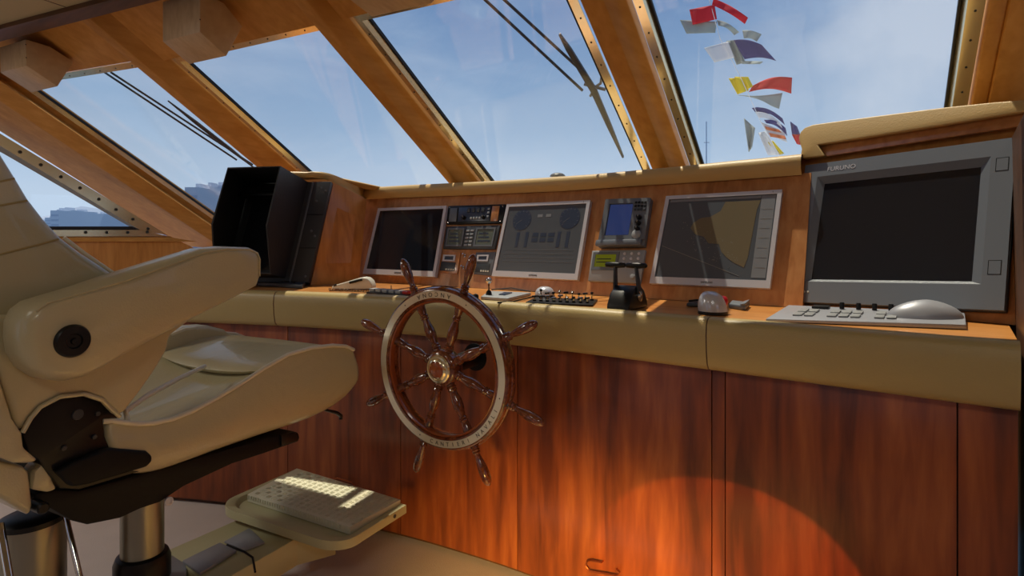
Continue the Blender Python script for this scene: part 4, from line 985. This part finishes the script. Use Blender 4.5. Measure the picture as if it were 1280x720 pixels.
# near armrest
AO = -.105; AW = .085
ar_ = [(28, 425), (29, 405), (36, 390), (50, 379), (75, 371), (110, 360), (150, 346), (210, 327), (262, 311), (290, 308), (318, 309), (328, 314), (331, 322), (331, 344), (327, 356), (300, 371), (240, 403), (170, 441), (130, 463), (105, 475), (85, 479), (62, 476), (42, 463), (31, 445)]
outer = [cn(x, y, AO) for x, y in ar_]
cA_ = sum(outer, Vector())/len(outer)
def shrink(p, d):
    v = p-cA_; return p-v.normalized()*d
n_r = [(.024, 0), (.012, .005), (.003, .018), (0, .034), (0, AW-.014), (.004, AW-.004), (.014, AW)]
mb = MB(); mb.loft([[shrink(p, d)+cl*o for p in outer] for d, o in n_r]); arm = mb.build('armrest', 'leather', ch)
mb = MB(); mb.tube([shrink(p, .0125)+cl*.0035 for p in outer[2:14]], .0022, 6); mb.build('arm_seam', 'leather', arm)
pk = cn(90, 426, AO); mb = MB(); mb.lathe(pk, -cl, [(.030, -.002), (.030, .004), (.027, .009), (.014, .010), (.012, .007), (.006, .007), (.005, .011), (.0005, .0115)], 32); mb.build('pivot_knob', 'black', arm)
# link between arm and back
mb = MB(); mb.lathe(cn(80, 425, AO+AW-.005), cl, [(.05, 0), (.05, .06)], 24); mb.build('arm_mount', 'leather', ch)
# black mechanism
mech = [(28, 543), (36, 526), (50, 511), (75, 498.5), (105, 495), (127, 502), (137, 512), (149, 523), (129, 524), (131, 545), (136, 557), (160, 559), (184, 562.5), (192, 568), (193.5, 577), (187, 586), (170, 591), (100, 612), (75, 611), (60, 592), (48, 575), (36, 566)]
mb = MB(); mb.prism([cn(x, y, -.004) for x, y in mech], cl*.05); mb.build('recline_mechanism', 'black', ch, bevel=.003)
mb = MB(); lv_ = [(70, 590), (100, 575), (135, 560), (184, 564), (191, 570), (191, 577), (184, 584), (110, 606), (90, 609)]
mb.prism([cn(x, y, -.022) for x, y in lv_], cl*.02); mb.build('side_plate', 'blackmatte', ch, bevel=.006, seg=3)
for x, y, r in ((97, 518, .011), (122, 517, .005), (80, 560, .005), (118, 546, .005)):
    mb = MB(); mb.lathe(cn(x, y, -.005), -cl, [(r, 0), (r*.9, .003), (r*.5, .0035), (.0004, .003)], 14); mb.build('bolt', 'darkgrey', ch)
# underframe tray
tray = [(44, 618), (60, 612), (100, 613), (150, 600), (200, 586), (260, 569), (330, 549), (366, 539), (373, 541), (375, 547), (373, 552), (330, 567), (290, 580), (230, 608), (200, 628), (176, 636), (150, 648), (110, 656), (90, 651), (60, 634), (44, 626)]
mb = MB(); mb.prism([cn(x, y, .02) for x, y in tray], cl*(SW-.04)); mb.build('underframe', 'blackmatte', ch, bevel=.004)
mb = MB(); mb.prism([cn(x, y, .014) for x, y in ((352, 544), (367, 540), (372, 542), (374, 548), (371, 552), (352, 558))], cl*(SW-.03)); mb.build('frame_end', 'black', ch, bevel=.003)
mb = MB(); mb.tube([cn(405, 512, .1), cn(421, 516, .1), cn(426, 520, .1), cn(426, 524, .1)], [.004, .006, .007, .006], 8); mb.build('adjust_lever', 'black', ch)
mb = MB(); pk = cn(209, 626, .02); mb.lathe(pk-cl*.004, -cl, [(.010, 0), (.010, .004), (.005, .005), (.005, .003), (.0004, .003)], 18); mb.build('rail_roller', 'silver', ch)
mb = MB(); pk = cn(51, 634, .0); mb.lathe(pk, -cl, [(.011, -.03), (.011, .01), (.008, .013), (.0004, .013)], 16); mb.build('rear_knob', 'black', ch)
# leather flap between the seat and the rear
mb = MB(); mb.prism([cn(x, y, .0) for x, y in ((40, 612), (44, 590), (56, 576), (68, 578), (66, 600), (72, 612), (60, 616))], cl*.05); mb.build('leather_flap', 'leather', ch, bevel=.006)
# pedestal
zt_ = cn(178, 628, SW*.5).z
mb = MB(); mb.lathe(ped+tv*.0, tv, [(.050, .02), (.050, zt_+.02)], 36); mb.build('pedestal', 'brushed', ch)
zc_ = cn(178, 694, SW*.5).z
mb = MB(); mb.lathe(ped, tv, [(.066, zc_-.06), (.066, zc_-.012), (.060, zc_+.004), (.052, zc_+.008)], 36); mb.build('clamp_collar', 'black', ch)
mb = MB(); mb.lathe(ped, tv, [(.10, 0), (.10, .012), (.08, .022), (.06, .03)], 36); mb.build('foot_flange', 'brushed', ch)
# footrest on its swing arm
ZF = .245
def fz(px, py, z=ZF): return at_z(px, py, z)
FA, FB, FC, FD = fz(268, 632), fz(366, 588.5), fz(508, 632), fz(425, 684)   # left-near, left-far, right-far, right-near
FQ = Quad(FB, FC, FD, FA)
if FQ.n.z < 0: FQ.n = -FQ.n
def rounded(q, u0, u1, v0, v1, ru, rv, nn=7):
    pts = []
    for (cu, cv, a0) in ((u1-ru, v0+rv, -90), (u1, v1, None), (u0, v1, None), (u0+ru, v0+rv, 180)):
        if a0 is None: pts.append((cu, cv)); continue
        for k in range(nn): a = math.radians(a0+90*k/(nn-1)); pts.append((cu+ru*math.cos(a), cv+rv*math.sin(a)))
    return pts
ro = rounded(FQ, 0, 1, 0, 1, .16, .22); 
mb = MB(); ri = [(.5+(u-.5)*.9, .5+(v-.5)*.88+ .02) for u, v in ro]
prof_ = [(0, -.024), (0, -.002), (.03, .002), (.8, .002), (1.0, -.003)]
rg = []
for f, w in prof_: rg.append([FQ.P(lerp(a[0], b[0], f), lerp(a[1], b[1], f), w) for a, b in zip(ro, ri)])
rg.append([FQ.P(.5+(b[0]-.5)*.97, .5+(b[1]-.5)*.97, -.012) for b in ri])
mb.loft(rg); mb.build('footrest', 'aluminium', ch)
tr = [FQ.P(.09, .27, .002), FQ.P(.93, .27, .002), FQ.P(.955, 1.0, .002), FQ.P(.04, 1.0, .002)]
mb = MB(); mb.prism([p-FQ.n*.012 for p in tr], FQ.n*.024); tread = mb.build('tread_plate', 'tread', ch, bevel=.001)
mb = MB()
for i in range(17):
    for j in range(10):
        u = .11+.84*(i+.5)/17; v = .30+.68*(j+.5)/10
        c = FQ.P(u, v, .0146); k = (i+j) % 2
        e = FQ.U if k else FQ.V; f = FQ.V if k else FQ.U
        for o in (-1, 0, 1): mb.box(c+f*.0052*o, e*.007, f*.001, tv*.0014)
o_ = mb.build('tread_ribs', 'tread', tread, smooth=False); o_['kind'] = 'stuff'
mb = MB(); 
for i in range(40):
    u = .09+.84*(i+.5)/40; mb.box(FQ.P(u, .268, .006), FQ.U*.0022, FQ.V*.0016, tv*.006)
o_ = mb.build('tread_edge', 'tread', tread, smooth=False); o_['kind'] = 'stuff'
mb = MB(); mb.lathe(FQ.P(1.0, .80, -.010), FQ.U, [(.006, -.004), (.006, .002), (.0004, .003)], 14); mb.build('side_bolt', 'darkgrey', ch)
# swing arm : a cream box beam from the collar to the footrest
ZA = .20
def az3(px, py, z=ZA): return at_z(px, py, z)
a, b, c, d = az3(209, 688), az3(300, 648), az3(372, 672), az3(262, 735)
mb = MB(); mb.prism([a, b, az3(420, 660), c+(c-b)*.0, d], (0, 0, -.085)); mb.build('swing_arm', 'aluminium', ch, bevel=.003)
a, b, c, d = az3(228, 704, ZA+.002), az3(275, 681, ZA+.002), az3(296, 691, ZA+.002), az3(250, 720, ZA+.002)
mb = MB(); mb.prism([a, b, c, d], (0, 0, .008)); mb.build('slide_plate', 'bracket', ch, bevel=.002)
a, b, c, d = az3(280, 679, ZA+.002), az3(312, 662, ZA+.002), az3(331, 680, ZA+.002), az3(305, 690, ZA+.002)
mb = MB(); mb.prism([a, b, c, d], (0, 0, .006)); mb.build('slide_plate', 'bracket', ch, bevel=.002)
mb = MB(); mb.tube([az3(284, 681, ZA+.01), az3(306, 690, ZA+.012), az3(316, 697, ZA+.006), az3(319, 715, ZA-.0)], .003, 8); mb.build('cable', 'black', ch)
mb = MB(); a = az3(206, 715, ZA); mb.prism([az3(140, 712, ZA), az3(209, 690, ZA), az3(234, 704, ZA), az3(232, 740, ZA), az3(150, 750, ZA)], (0, 0, -.09)); mb.build('clamp_bracket', 'bracket', ch, bevel=.004)
mb = MB(); mb.lathe(FQ.P(.45, .4, -.02), -tv, [(.035, 0), (.03, .03), (.03, .05)], 20); mb.build('footrest_post', 'aluminium', ch)
# second post and its chrome rods at the left edge
pp = at_t(40, 700, 1.42); pz = at_t(40, 652, 1.42).z
t = thing('steel_post', (pp.x, pp.y, 0), 'thick brushed steel post with a black cap at the lower left edge of the photo', 'post')
mb = MB(); mb.lathe((pp.x, pp.y, 0), tv, [(.068, .0), (.068, pz-.03), (.066, pz)], 36); mb.build('tube', 'brushed', t)
mb = MB(); mb.lathe((pp.x, pp.y, 0), tv, [(.067, pz), (.067, pz+.012), (.055, pz+.018), (.03, pz+.02)], 36); mb.build('cap', 'black', t)
for (xa, ya, xb, yb, tt_, lab) in ((82, 645, 100, 722, 1.42, 'thin chrome rod right of the thick steel post at the lower left'), (0, 655, 12, 724, 1.1, 'thin chrome rod left of the thick steel post at the left edge')):
    a = at_t(xa, ya, tt_); b = at_t(xb, yb, tt_-.04); k = -a.z/(b.z-a.z); q = a+(b-a)*k if b.z < a.z else b; q = lerp(a, b, a.z/(a.z-b.z))
    mb = MB(); mb.tube([a, q], .0065, 12); mb.build('chrome_rod', 'chrome', None, label=lab, cat='rod')
# ------------------------------------------------------------------ outside: wipers, flags, deck, sea, city
def o2(px, py, c=-.05): return W2.px(px, py, c)
t = thing('windscreen_wiper', o2(700, 95), 'twin-armed windscreen wiper with a grey blade, outside the third window', 'wiper', None)
for pa, pb in (((598, -8), (728, 113)), ((622, -8), (722, 84))):
    mb = MB(); mb.tube([o2(*pa), o2(*pb)], .006, 8); mb.build('arm', 'darkgrey', t)
mb = MB(); a, b, c = o2(699.5, 42, -.035), o2(742, 112, -.03), o2(779, 196, -.035); ax = (c-a).normalized(); sd_ = ax.cross(n_).normalized()
mb.loft([[p+sd_*w-n_*.004, p-sd_*w-n_*.004, p-sd_*w+n_*.008, p+sd_*w+n_*.008] for p, w in ((a, .003), (lerp(a, b, .25), .011), (b, .014), (lerp(b, c, .5), .011), (c, .004))]); mb.build('blade', 'darkgrey', t, bevel=.001)
mb = MB(); mb.tube([o2(738, 120), o2(745, 108), o2(751, 104), o2(752, 96)], .006, 8); mb.tube([o2(730, 105), o2(757, 112)], .007, 8); mb.build('pivot', 'midgrey', t)
def o1(px, py, c=-.05): return W1.px(px, py, c)
t = thing('windscreen_wiper', o1(190, 120), 'dark windscreen wiper with two thin arms, outside the corner window at the left', 'wiper')
for pa, pb in (((130, 90), (296, 200)), ((138, 90), (316, 206))):
    mb = MB(); mb.tube([o1(*pa), o1(*pb)], .006, 8); mb.build('arm', 'gasket', t)
mb = MB(); a, b = o1(210, 126, -.03), o1(318, 210, -.03); mb.tube([a, lerp(a, b, .3), lerp(a, b, .7), b], [.004, .011, .011, .004], 6); mb.build('blade', 'gasket', t)
# signal flags on a halyard; the grey cloths stand for their reflections in the glass
TF = 4.6
def flag(px, cols, label, t=TF, amp=.02, bend=0):
    P = [at_t(x, y, t+dz) for x, y, dz in px]; n = len(P)
    c = sum(P, Vector())/n
    r = thing('signal_flag', (c.x, c.y, min(p.z for p in P)), label, 'flag', 'signal flags on the line outside the right window')
    return r, P
def cloth(r, tl, tr, br, bl, mat, t=TF, amp=.035, name='cloth', curl=0, nu=14, ph=0):
    rows = []
    for j in range(7):
        v = j/6; row = []
        for i in range(nu+1):
            u = i/nu; x = (tl[0]*(1-u)+tr[0]*u)*(1-v)+(bl[0]*(1-u)+br[0]*u)*v; y = (tl[1]*(1-u)+tr[1]*u)*(1-v)+(bl[1]*(1-u)+br[1]*u)*v
            y += curl*math.sin(math.pi*u); row.append(at_t(x, y, t+amp*math.sin(u*6+v*1.3+ph)))
        rows.append(row)
    mb = MB(); mb.grid(rows); return mb.build(name, mat, r, solid=.004)
FL = [
 ('red signal flag with a long curled tail, topmost on the line', [((862, 12), (893, 6), (896, 24), (866, 31), 'cloth_red', 0), ((892, -2), (935, 22), (931, 30), (890, 6), 'cloth_red', -2)]),
 ('pale grey-green flag reflection drawn as cloth, just below the topmost red flag', [((850, 25), (896, 27), (894, 41), (858, 42), 'ghost_grey', 0), ((896, 25), (924, 40), (918, 44), (898, 32), 'ghost_grey', -3)]),
 ('small pale grey flag reflection drawn as cloth, above the blue flag', [((928, 38), (952, 43), (946, 52), (930, 48), 'ghost_grey', -2)]),
 ('white signal flag left of the blue flag', [((880, 60), (910, 52), (918, 72), (893, 78), 'cloth_white', 0)]),
 ('blue signal flag, the only large blue one', [((917, 50), (952, 56), (970, 76), (931, 74), 'cloth_blue', -3)]),
 ('grey strip of flag reflection drawn as cloth, between the white and the blue flag', [((908, 51), (918, 50), (932, 78), (921, 81), 'ghost_grey', 0), ((926, 76), (954, 77), (950, 80), (928, 80), 'ghost_grey', 0)]),
 ('yellow and green signal flag left of the lower red flag', [((911, 98), (925, 97), (936, 113), (922, 118), 'cloth_yellow', 0), ((918, 96), (935, 96), (941, 108), (932, 113), 'cloth_yellow', 0)]),
 ('red signal flag with a wavy tip, lower of the two red ones', [((941, 107), (990, 97), (989, 117), (936, 115), 'cloth_red', -5)]),
 ('pale grey flag reflection drawn as cloth, under the lower red flag', [((922, 119), (978, 116), (974, 136), (950, 122), 'ghost_grey', 2)]),
 ('blue and white striped pennant below the grey flag', [((940, 135), (948, 134), (962, 142), (948, 145), 'cloth_blue', 0), ((945, 134), (978, 148), (981, 156), (948, 139), 'cloth_blue', -4), ((955, 150), (982, 160), (984, 170), (958, 154), 'cloth_blue', -4), ((944, 140), (974, 152), (978, 160), (948, 147), 'cloth_white', -4)]),
 ('white signal flag with two orange red stripes', [((950, 152), (980, 164), (984, 178), (960, 168), 'cloth_white', 0), ((956, 158), (974, 162), (977, 166), (958, 162), 'cloth_orange', 0), ((961, 166), (981, 170), (983, 174), (963, 171), 'cloth_orange', 0)]),
 ('grey pennant reflection drawn as cloth, left of the striped flags', [((930, 148), (944, 160), (940, 184), (936, 190), 'ghost_grey', 0)]),
 ('white and yellow pennant just above the leather ledge', [((948, 166), (956, 164), (978, 194), (960, 194), 'cloth_white', 0), ((960, 178), (966, 176), (980, 192), (972, 193), 'cloth_yellow', 0)]),
 ('blue and red pennant partly hidden by the raised leather ledge', [((988, 152), (996, 158), (1000, 168), (990, 168), 'cloth_blue', 0), ((990, 168), (1000, 168), (1004, 182), (996, 180), 'cloth_red', 0)]),
]
for i, (lab, parts) in enumerate(FL):
    tz = TF+.05*i
    c = at_t(sum(q[0][0] for q in parts)/len(parts), max(max(q[2][1], q[3][1]) for q in parts), tz)
    r = thing('signal_flag', c, lab, 'flag', 'signal flags on the line outside the right window')
    for k, (a, b, c_, d, mt, cu) in enumerate(parts): cloth(r, a, b, c_, d, mt, tz-.012*k, .02, 'cloth', cu, ph=i)
mb = MB(); mb.tube([at_t(870, -60, TF-.04), at_t(900, 48, TF-.0), at_t(925, 95, TF+.1), at_t(950, 150, TF+.3), at_t(985, 215, TF+.6)], .0025, 6); mb.build('flag_line', 'cloth_white', None, label='thin line carrying the signal flags outside the right window', cat='rope')
# mast of a far boat
q = at_t(882.5, 300, 60); mb = MB(); mb.tube([at_t(883, 362, 60), at_t(883, 152, 60)], [.10, .05], 6); mb.tube([at_t(880, 178, 60), at_t(886.5, 178, 60)], .05, 6); mb.build('distant_mast', 'city', None, label='thin grey mast standing far off behind the right window', cat='mast')
# foredeck and its dome
mb = MB(); mb.prism([(-5.2, 2.6, 1.10), (.9, 2.9, 1.10), (.6, 6.5, 1.10), (-1.9, 8.5, 1.10), (-4.4, 6.0, 1.10)], (0, 0, -.1)); mb.build('foredeck', 'deckpaint', None, smooth=False, kind='structure')
p = at_t(697, 219, 3.4); t = thing('deck_light', (p.x, p.y, 1.10), 'small dark dome outside, just showing over the ledge below the third window', 'deck fitting')
mb = MB(); mb.lathe((p.x, p.y, 1.101), tv, [(.05, 0), (.04, .02), (.032, .05), (.032, p.z-1.11)], 20); mb.build('stalk', 'deckpaint', t)
mb = MB(); mb.lathe((p.x, p.y, p.z-.008), tv, [(.045*math.cos(k*math.pi/16), .022*math.sin(k*math.pi/16)) for k in range(9)], 24); mb.build('dome', 'darkgrey', t)
# sea
mb = MB(); mb.prism([(-2500, 4, -4), (2500, 4, -4), (2500, 2600, -4), (-2500, 2600, -4)], (0, 0, -.5)); mb.prism([(-2500, 3.9, -4), (-2500, -300, -4), (-8, -300, -4), (-8, 3.9, -4)], (0, 0, -.5)); mb.build('sea', 'sea', None, smooth=False, kind='structure')
# hills
def hill(pts, t, name):
    rows = []
    for x, y in pts:
        a = at_t(x, y, t); b = Vector((a.x, a.y, -4)); back = Fv*120
        rows.append([b, lerp(b, a, .5)+Fv*30, a+Fv*60, lerp(a, b, .3)+back*1.2, b+back*2])
    mb = MB(); mb.grid(rows); return mb.build(name, 'hill', None, kind='structure')
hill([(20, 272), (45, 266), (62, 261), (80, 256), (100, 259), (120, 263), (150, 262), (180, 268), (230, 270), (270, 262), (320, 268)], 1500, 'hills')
# city blocks
random.seed(5)
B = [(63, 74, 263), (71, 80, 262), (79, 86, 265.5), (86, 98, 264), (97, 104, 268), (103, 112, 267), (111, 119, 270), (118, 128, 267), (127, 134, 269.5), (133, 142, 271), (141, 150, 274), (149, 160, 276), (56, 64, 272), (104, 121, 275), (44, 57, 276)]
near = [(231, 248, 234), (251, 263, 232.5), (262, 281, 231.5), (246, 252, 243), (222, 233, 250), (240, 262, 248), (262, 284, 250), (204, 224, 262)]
def bld(x0, x1, y, t, lab):
    a, b = at_t(x0, y, t), at_t(x1, y, t); d = Fv*random.uniform(14, 22); z0 = -4; zt = a.z
    c = (a+b)/2; r = thing('city_building', (c.x, c.y, z0), lab, 'building', 'hazy city buildings across the water')
    A_, B_ = Vector((a.x, a.y, z0)), Vector((b.x, b.y, z0))
    mb = MB(); mb.prism([A_, B_, B_+d, A_+d], (0, 0, zt-z0)); mb.build('wall', 'city', r, smooth=False)
    u = (B_-A_); L = u.length; u.normalize(); n = max(2, int(L/3.2)); m = max(2, int((zt-z0)/3.4))
    mb = MB()
    for j in range(m): mb.box(lerp(A_, B_, .5)-Fv*.05+Vector((0, 0, 2+3.3*j)), u*L*.42, Vector((0, 0, .7)), Fv*.06)
    mb.build('window_band', 'citywin', r, smooth=False)
    mb = MB(); mb.box(lerp(A_, B_, .4)+d*.5+Vector((0, 0, zt-z0+.9)), u*L*.16, d*.2, Vector((0, 0, 1))); mb.build('roof_hut', 'city', r, smooth=False)
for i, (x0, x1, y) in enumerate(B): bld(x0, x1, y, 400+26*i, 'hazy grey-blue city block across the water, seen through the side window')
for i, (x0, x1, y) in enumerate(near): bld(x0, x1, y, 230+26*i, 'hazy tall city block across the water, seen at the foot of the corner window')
SUN_DIR = (.30, -.17, -1); LAMP = 8; EXPO = 0.0
# ------------------------------------------------------------------ light
w = bpy.data.worlds.new('world'); S.world = w; w.use_nodes = True; nt = w.node_tree; nt.nodes.clear()
out = nt.nodes.new('ShaderNodeOutputWorld'); bg = nt.nodes.new('ShaderNodeBackground'); nt.links.new(bg.outputs[0], out.inputs[0])
tc = nt.nodes.new('ShaderNodeTexCoord'); sx = nt.nodes.new('ShaderNodeSeparateXYZ'); nt.links.new(tc.outputs['Generated'], sx.inputs[0])
cr = nt.nodes.new('ShaderNodeValToRGB'); e = cr.color_ramp.elements
e[0].position = 0; e[0].color = lin((188, 208, 230)); e[1].position = .65; e[1].color = lin((92, 122, 168))
for p, c in ((.06, (190, 210, 232)), (.18, (152, 178, 208)), (.38, (110, 140, 182))):
    k = e.new(p); k.color = lin(c)
nt.links.new(sx.outputs['Z'], cr.inputs[0])
mp = nt.nodes.new('ShaderNodeMapping'); mp.inputs['Scale'].default_value = (1.6, 1.6, 4.2); mp.inputs['Rotation'].default_value = (.25, .1, .4)
nt.links.new(tc.outputs['Generated'], mp.inputs[0])
n1 = nt.nodes.new('ShaderNodeTexNoise'); n1.inputs['Scale'].default_value = 1.5; n1.inputs['Detail'].default_value = 7; n1.inputs['Roughness'].default_value = .55; n1.inputs['Distortion'].default_value = .5
nt.links.new(mp.outputs[0], n1.inputs['Vector'])
c2 = nt.nodes.new('ShaderNodeValToRGB'); c2.color_ramp.elements[0].position = .42; c2.color_ramp.elements[1].position = .78
c2.color_ramp.elements[1].color = (.62, .62, .62, 1)
nt.links.new(n1.outputs['Fac'], c2.inputs[0])
# one soft cloud bank to starboard
def cloudbank(d, rad, prev, strength):
    dn = nt.nodes.new('ShaderNodeVectorMath'); dn.operation = 'DISTANCE'; dn.inputs[1].default_value = d
    nt.links.new(tc.outputs['Generated'], dn.inputs[0])
    n2 = nt.nodes.new('ShaderNodeTexNoise'); n2.inputs['Scale'].default_value = 7; n2.inputs['Detail'].default_value = 6
    nt.links.new(tc.outputs['Generated'], n2.inputs['Vector'])
    a = nt.nodes.new('ShaderNodeMath'); a.operation = 'MULTIPLY_ADD'; a.inputs[1].default_value = .34; nt.links.new(n2.outputs['Fac'], a.inputs[0]); nt.links.new(dn.outputs['Value'], a.inputs[2])
    r = nt.nodes.new('ShaderNodeMapRange'); r.inputs[1].default_value = rad+.2; r.inputs[2].default_value = rad+.06; r.inputs[3].default_value = 0; r.inputs[4].default_value = strength
    nt.links.new(a.outputs[0], r.inputs[0])
    mx = nt.nodes.new('ShaderNodeMath'); mx.operation = 'MAXIMUM'; nt.links.new(r.outputs[0], mx.inputs[0]); nt.links.new(prev, mx.inputs[1])
    return mx.outputs[0]
o1_ = cloudbank(ray(1145, 55).normalized(), .145, c2.outputs[0], .75)
o1_ = cloudbank(ray(1060, 85).normalized(), .07, o1_, .6)
mx = nt.nodes.new('ShaderNodeMix'); mx.data_type = 'RGBA'; mx.inputs[7].default_value = lin((196, 206, 222))
nt.links.new(o1_, mx.inputs[0]); nt.links.new(cr.outputs[0], mx.inputs[6]); nt.links.new(mx.outputs[2], bg.inputs[0])
bg.inputs[1].default_value = 1.12
sun = bpy.data.lights.new('sun', 'SUN'); sun.energy = 5; sun.angle = .012; sun.color = (1, .88, .68)
so = bpy.data.objects.new('sun', sun); COL.objects.link(so)
sd = Vector(SUN_DIR).normalized(); so.rotation_euler = sd.to_track_quat('-Z', 'Y').to_euler()
for i, (x, y) in enumerate(((-3.2, -.6), (-1.2, -1.0), (.6, -.6))):  # unseen fill lights added under the ceiling to brighten the interior
    l = bpy.data.lights.new('fill_lamp', 'AREA'); l.shape = 'DISK'; l.size = .5; l.energy = LAMP*(2.6, .35, 1.0)[i]; l.color = (1, .93, .80)
    lo = bpy.data.objects.new('fill_lamp', l); COL.objects.link(lo); lo.location = (x, y, ZC-.01)
vs = S.view_settings; vs.view_transform = 'Standard'; vs.look = 'None'; vs.gamma = 1; vs.exposure = EXPO; vs.use_curve_mapping = False
S.display_settings.display_device = 'sRGB'

def spot(name, loc, aim, en, size, blend, col, rad):
    l = bpy.data.lights.new(name, 'SPOT'); l.energy = en; l.spot_size = math.radians(size); l.spot_blend = blend; l.color = col; l.shadow_soft_size = rad
    o = bpy.data.objects.new(name, l); COL.objects.link(o); o.location = loc; o.rotation_euler = (Vector(aim)-Vector(loc)).to_track_quat('-Z', 'Y').to_euler()
spot('added_glow_spot', (-.35, .1, .35), (-.95, 1.55, -.16), 210, 52, 1.0, (1, .62, .16), .08)  # added, unseen: makes the orange glow low on the cabinets
spot('added_glow_spot', (.9, .0, .5), (-.45, 1.55, .21), 150, 15, .12, (1, .34, .10), .004)  # added, unseen: makes the hard-edged red patch on the cabinet front
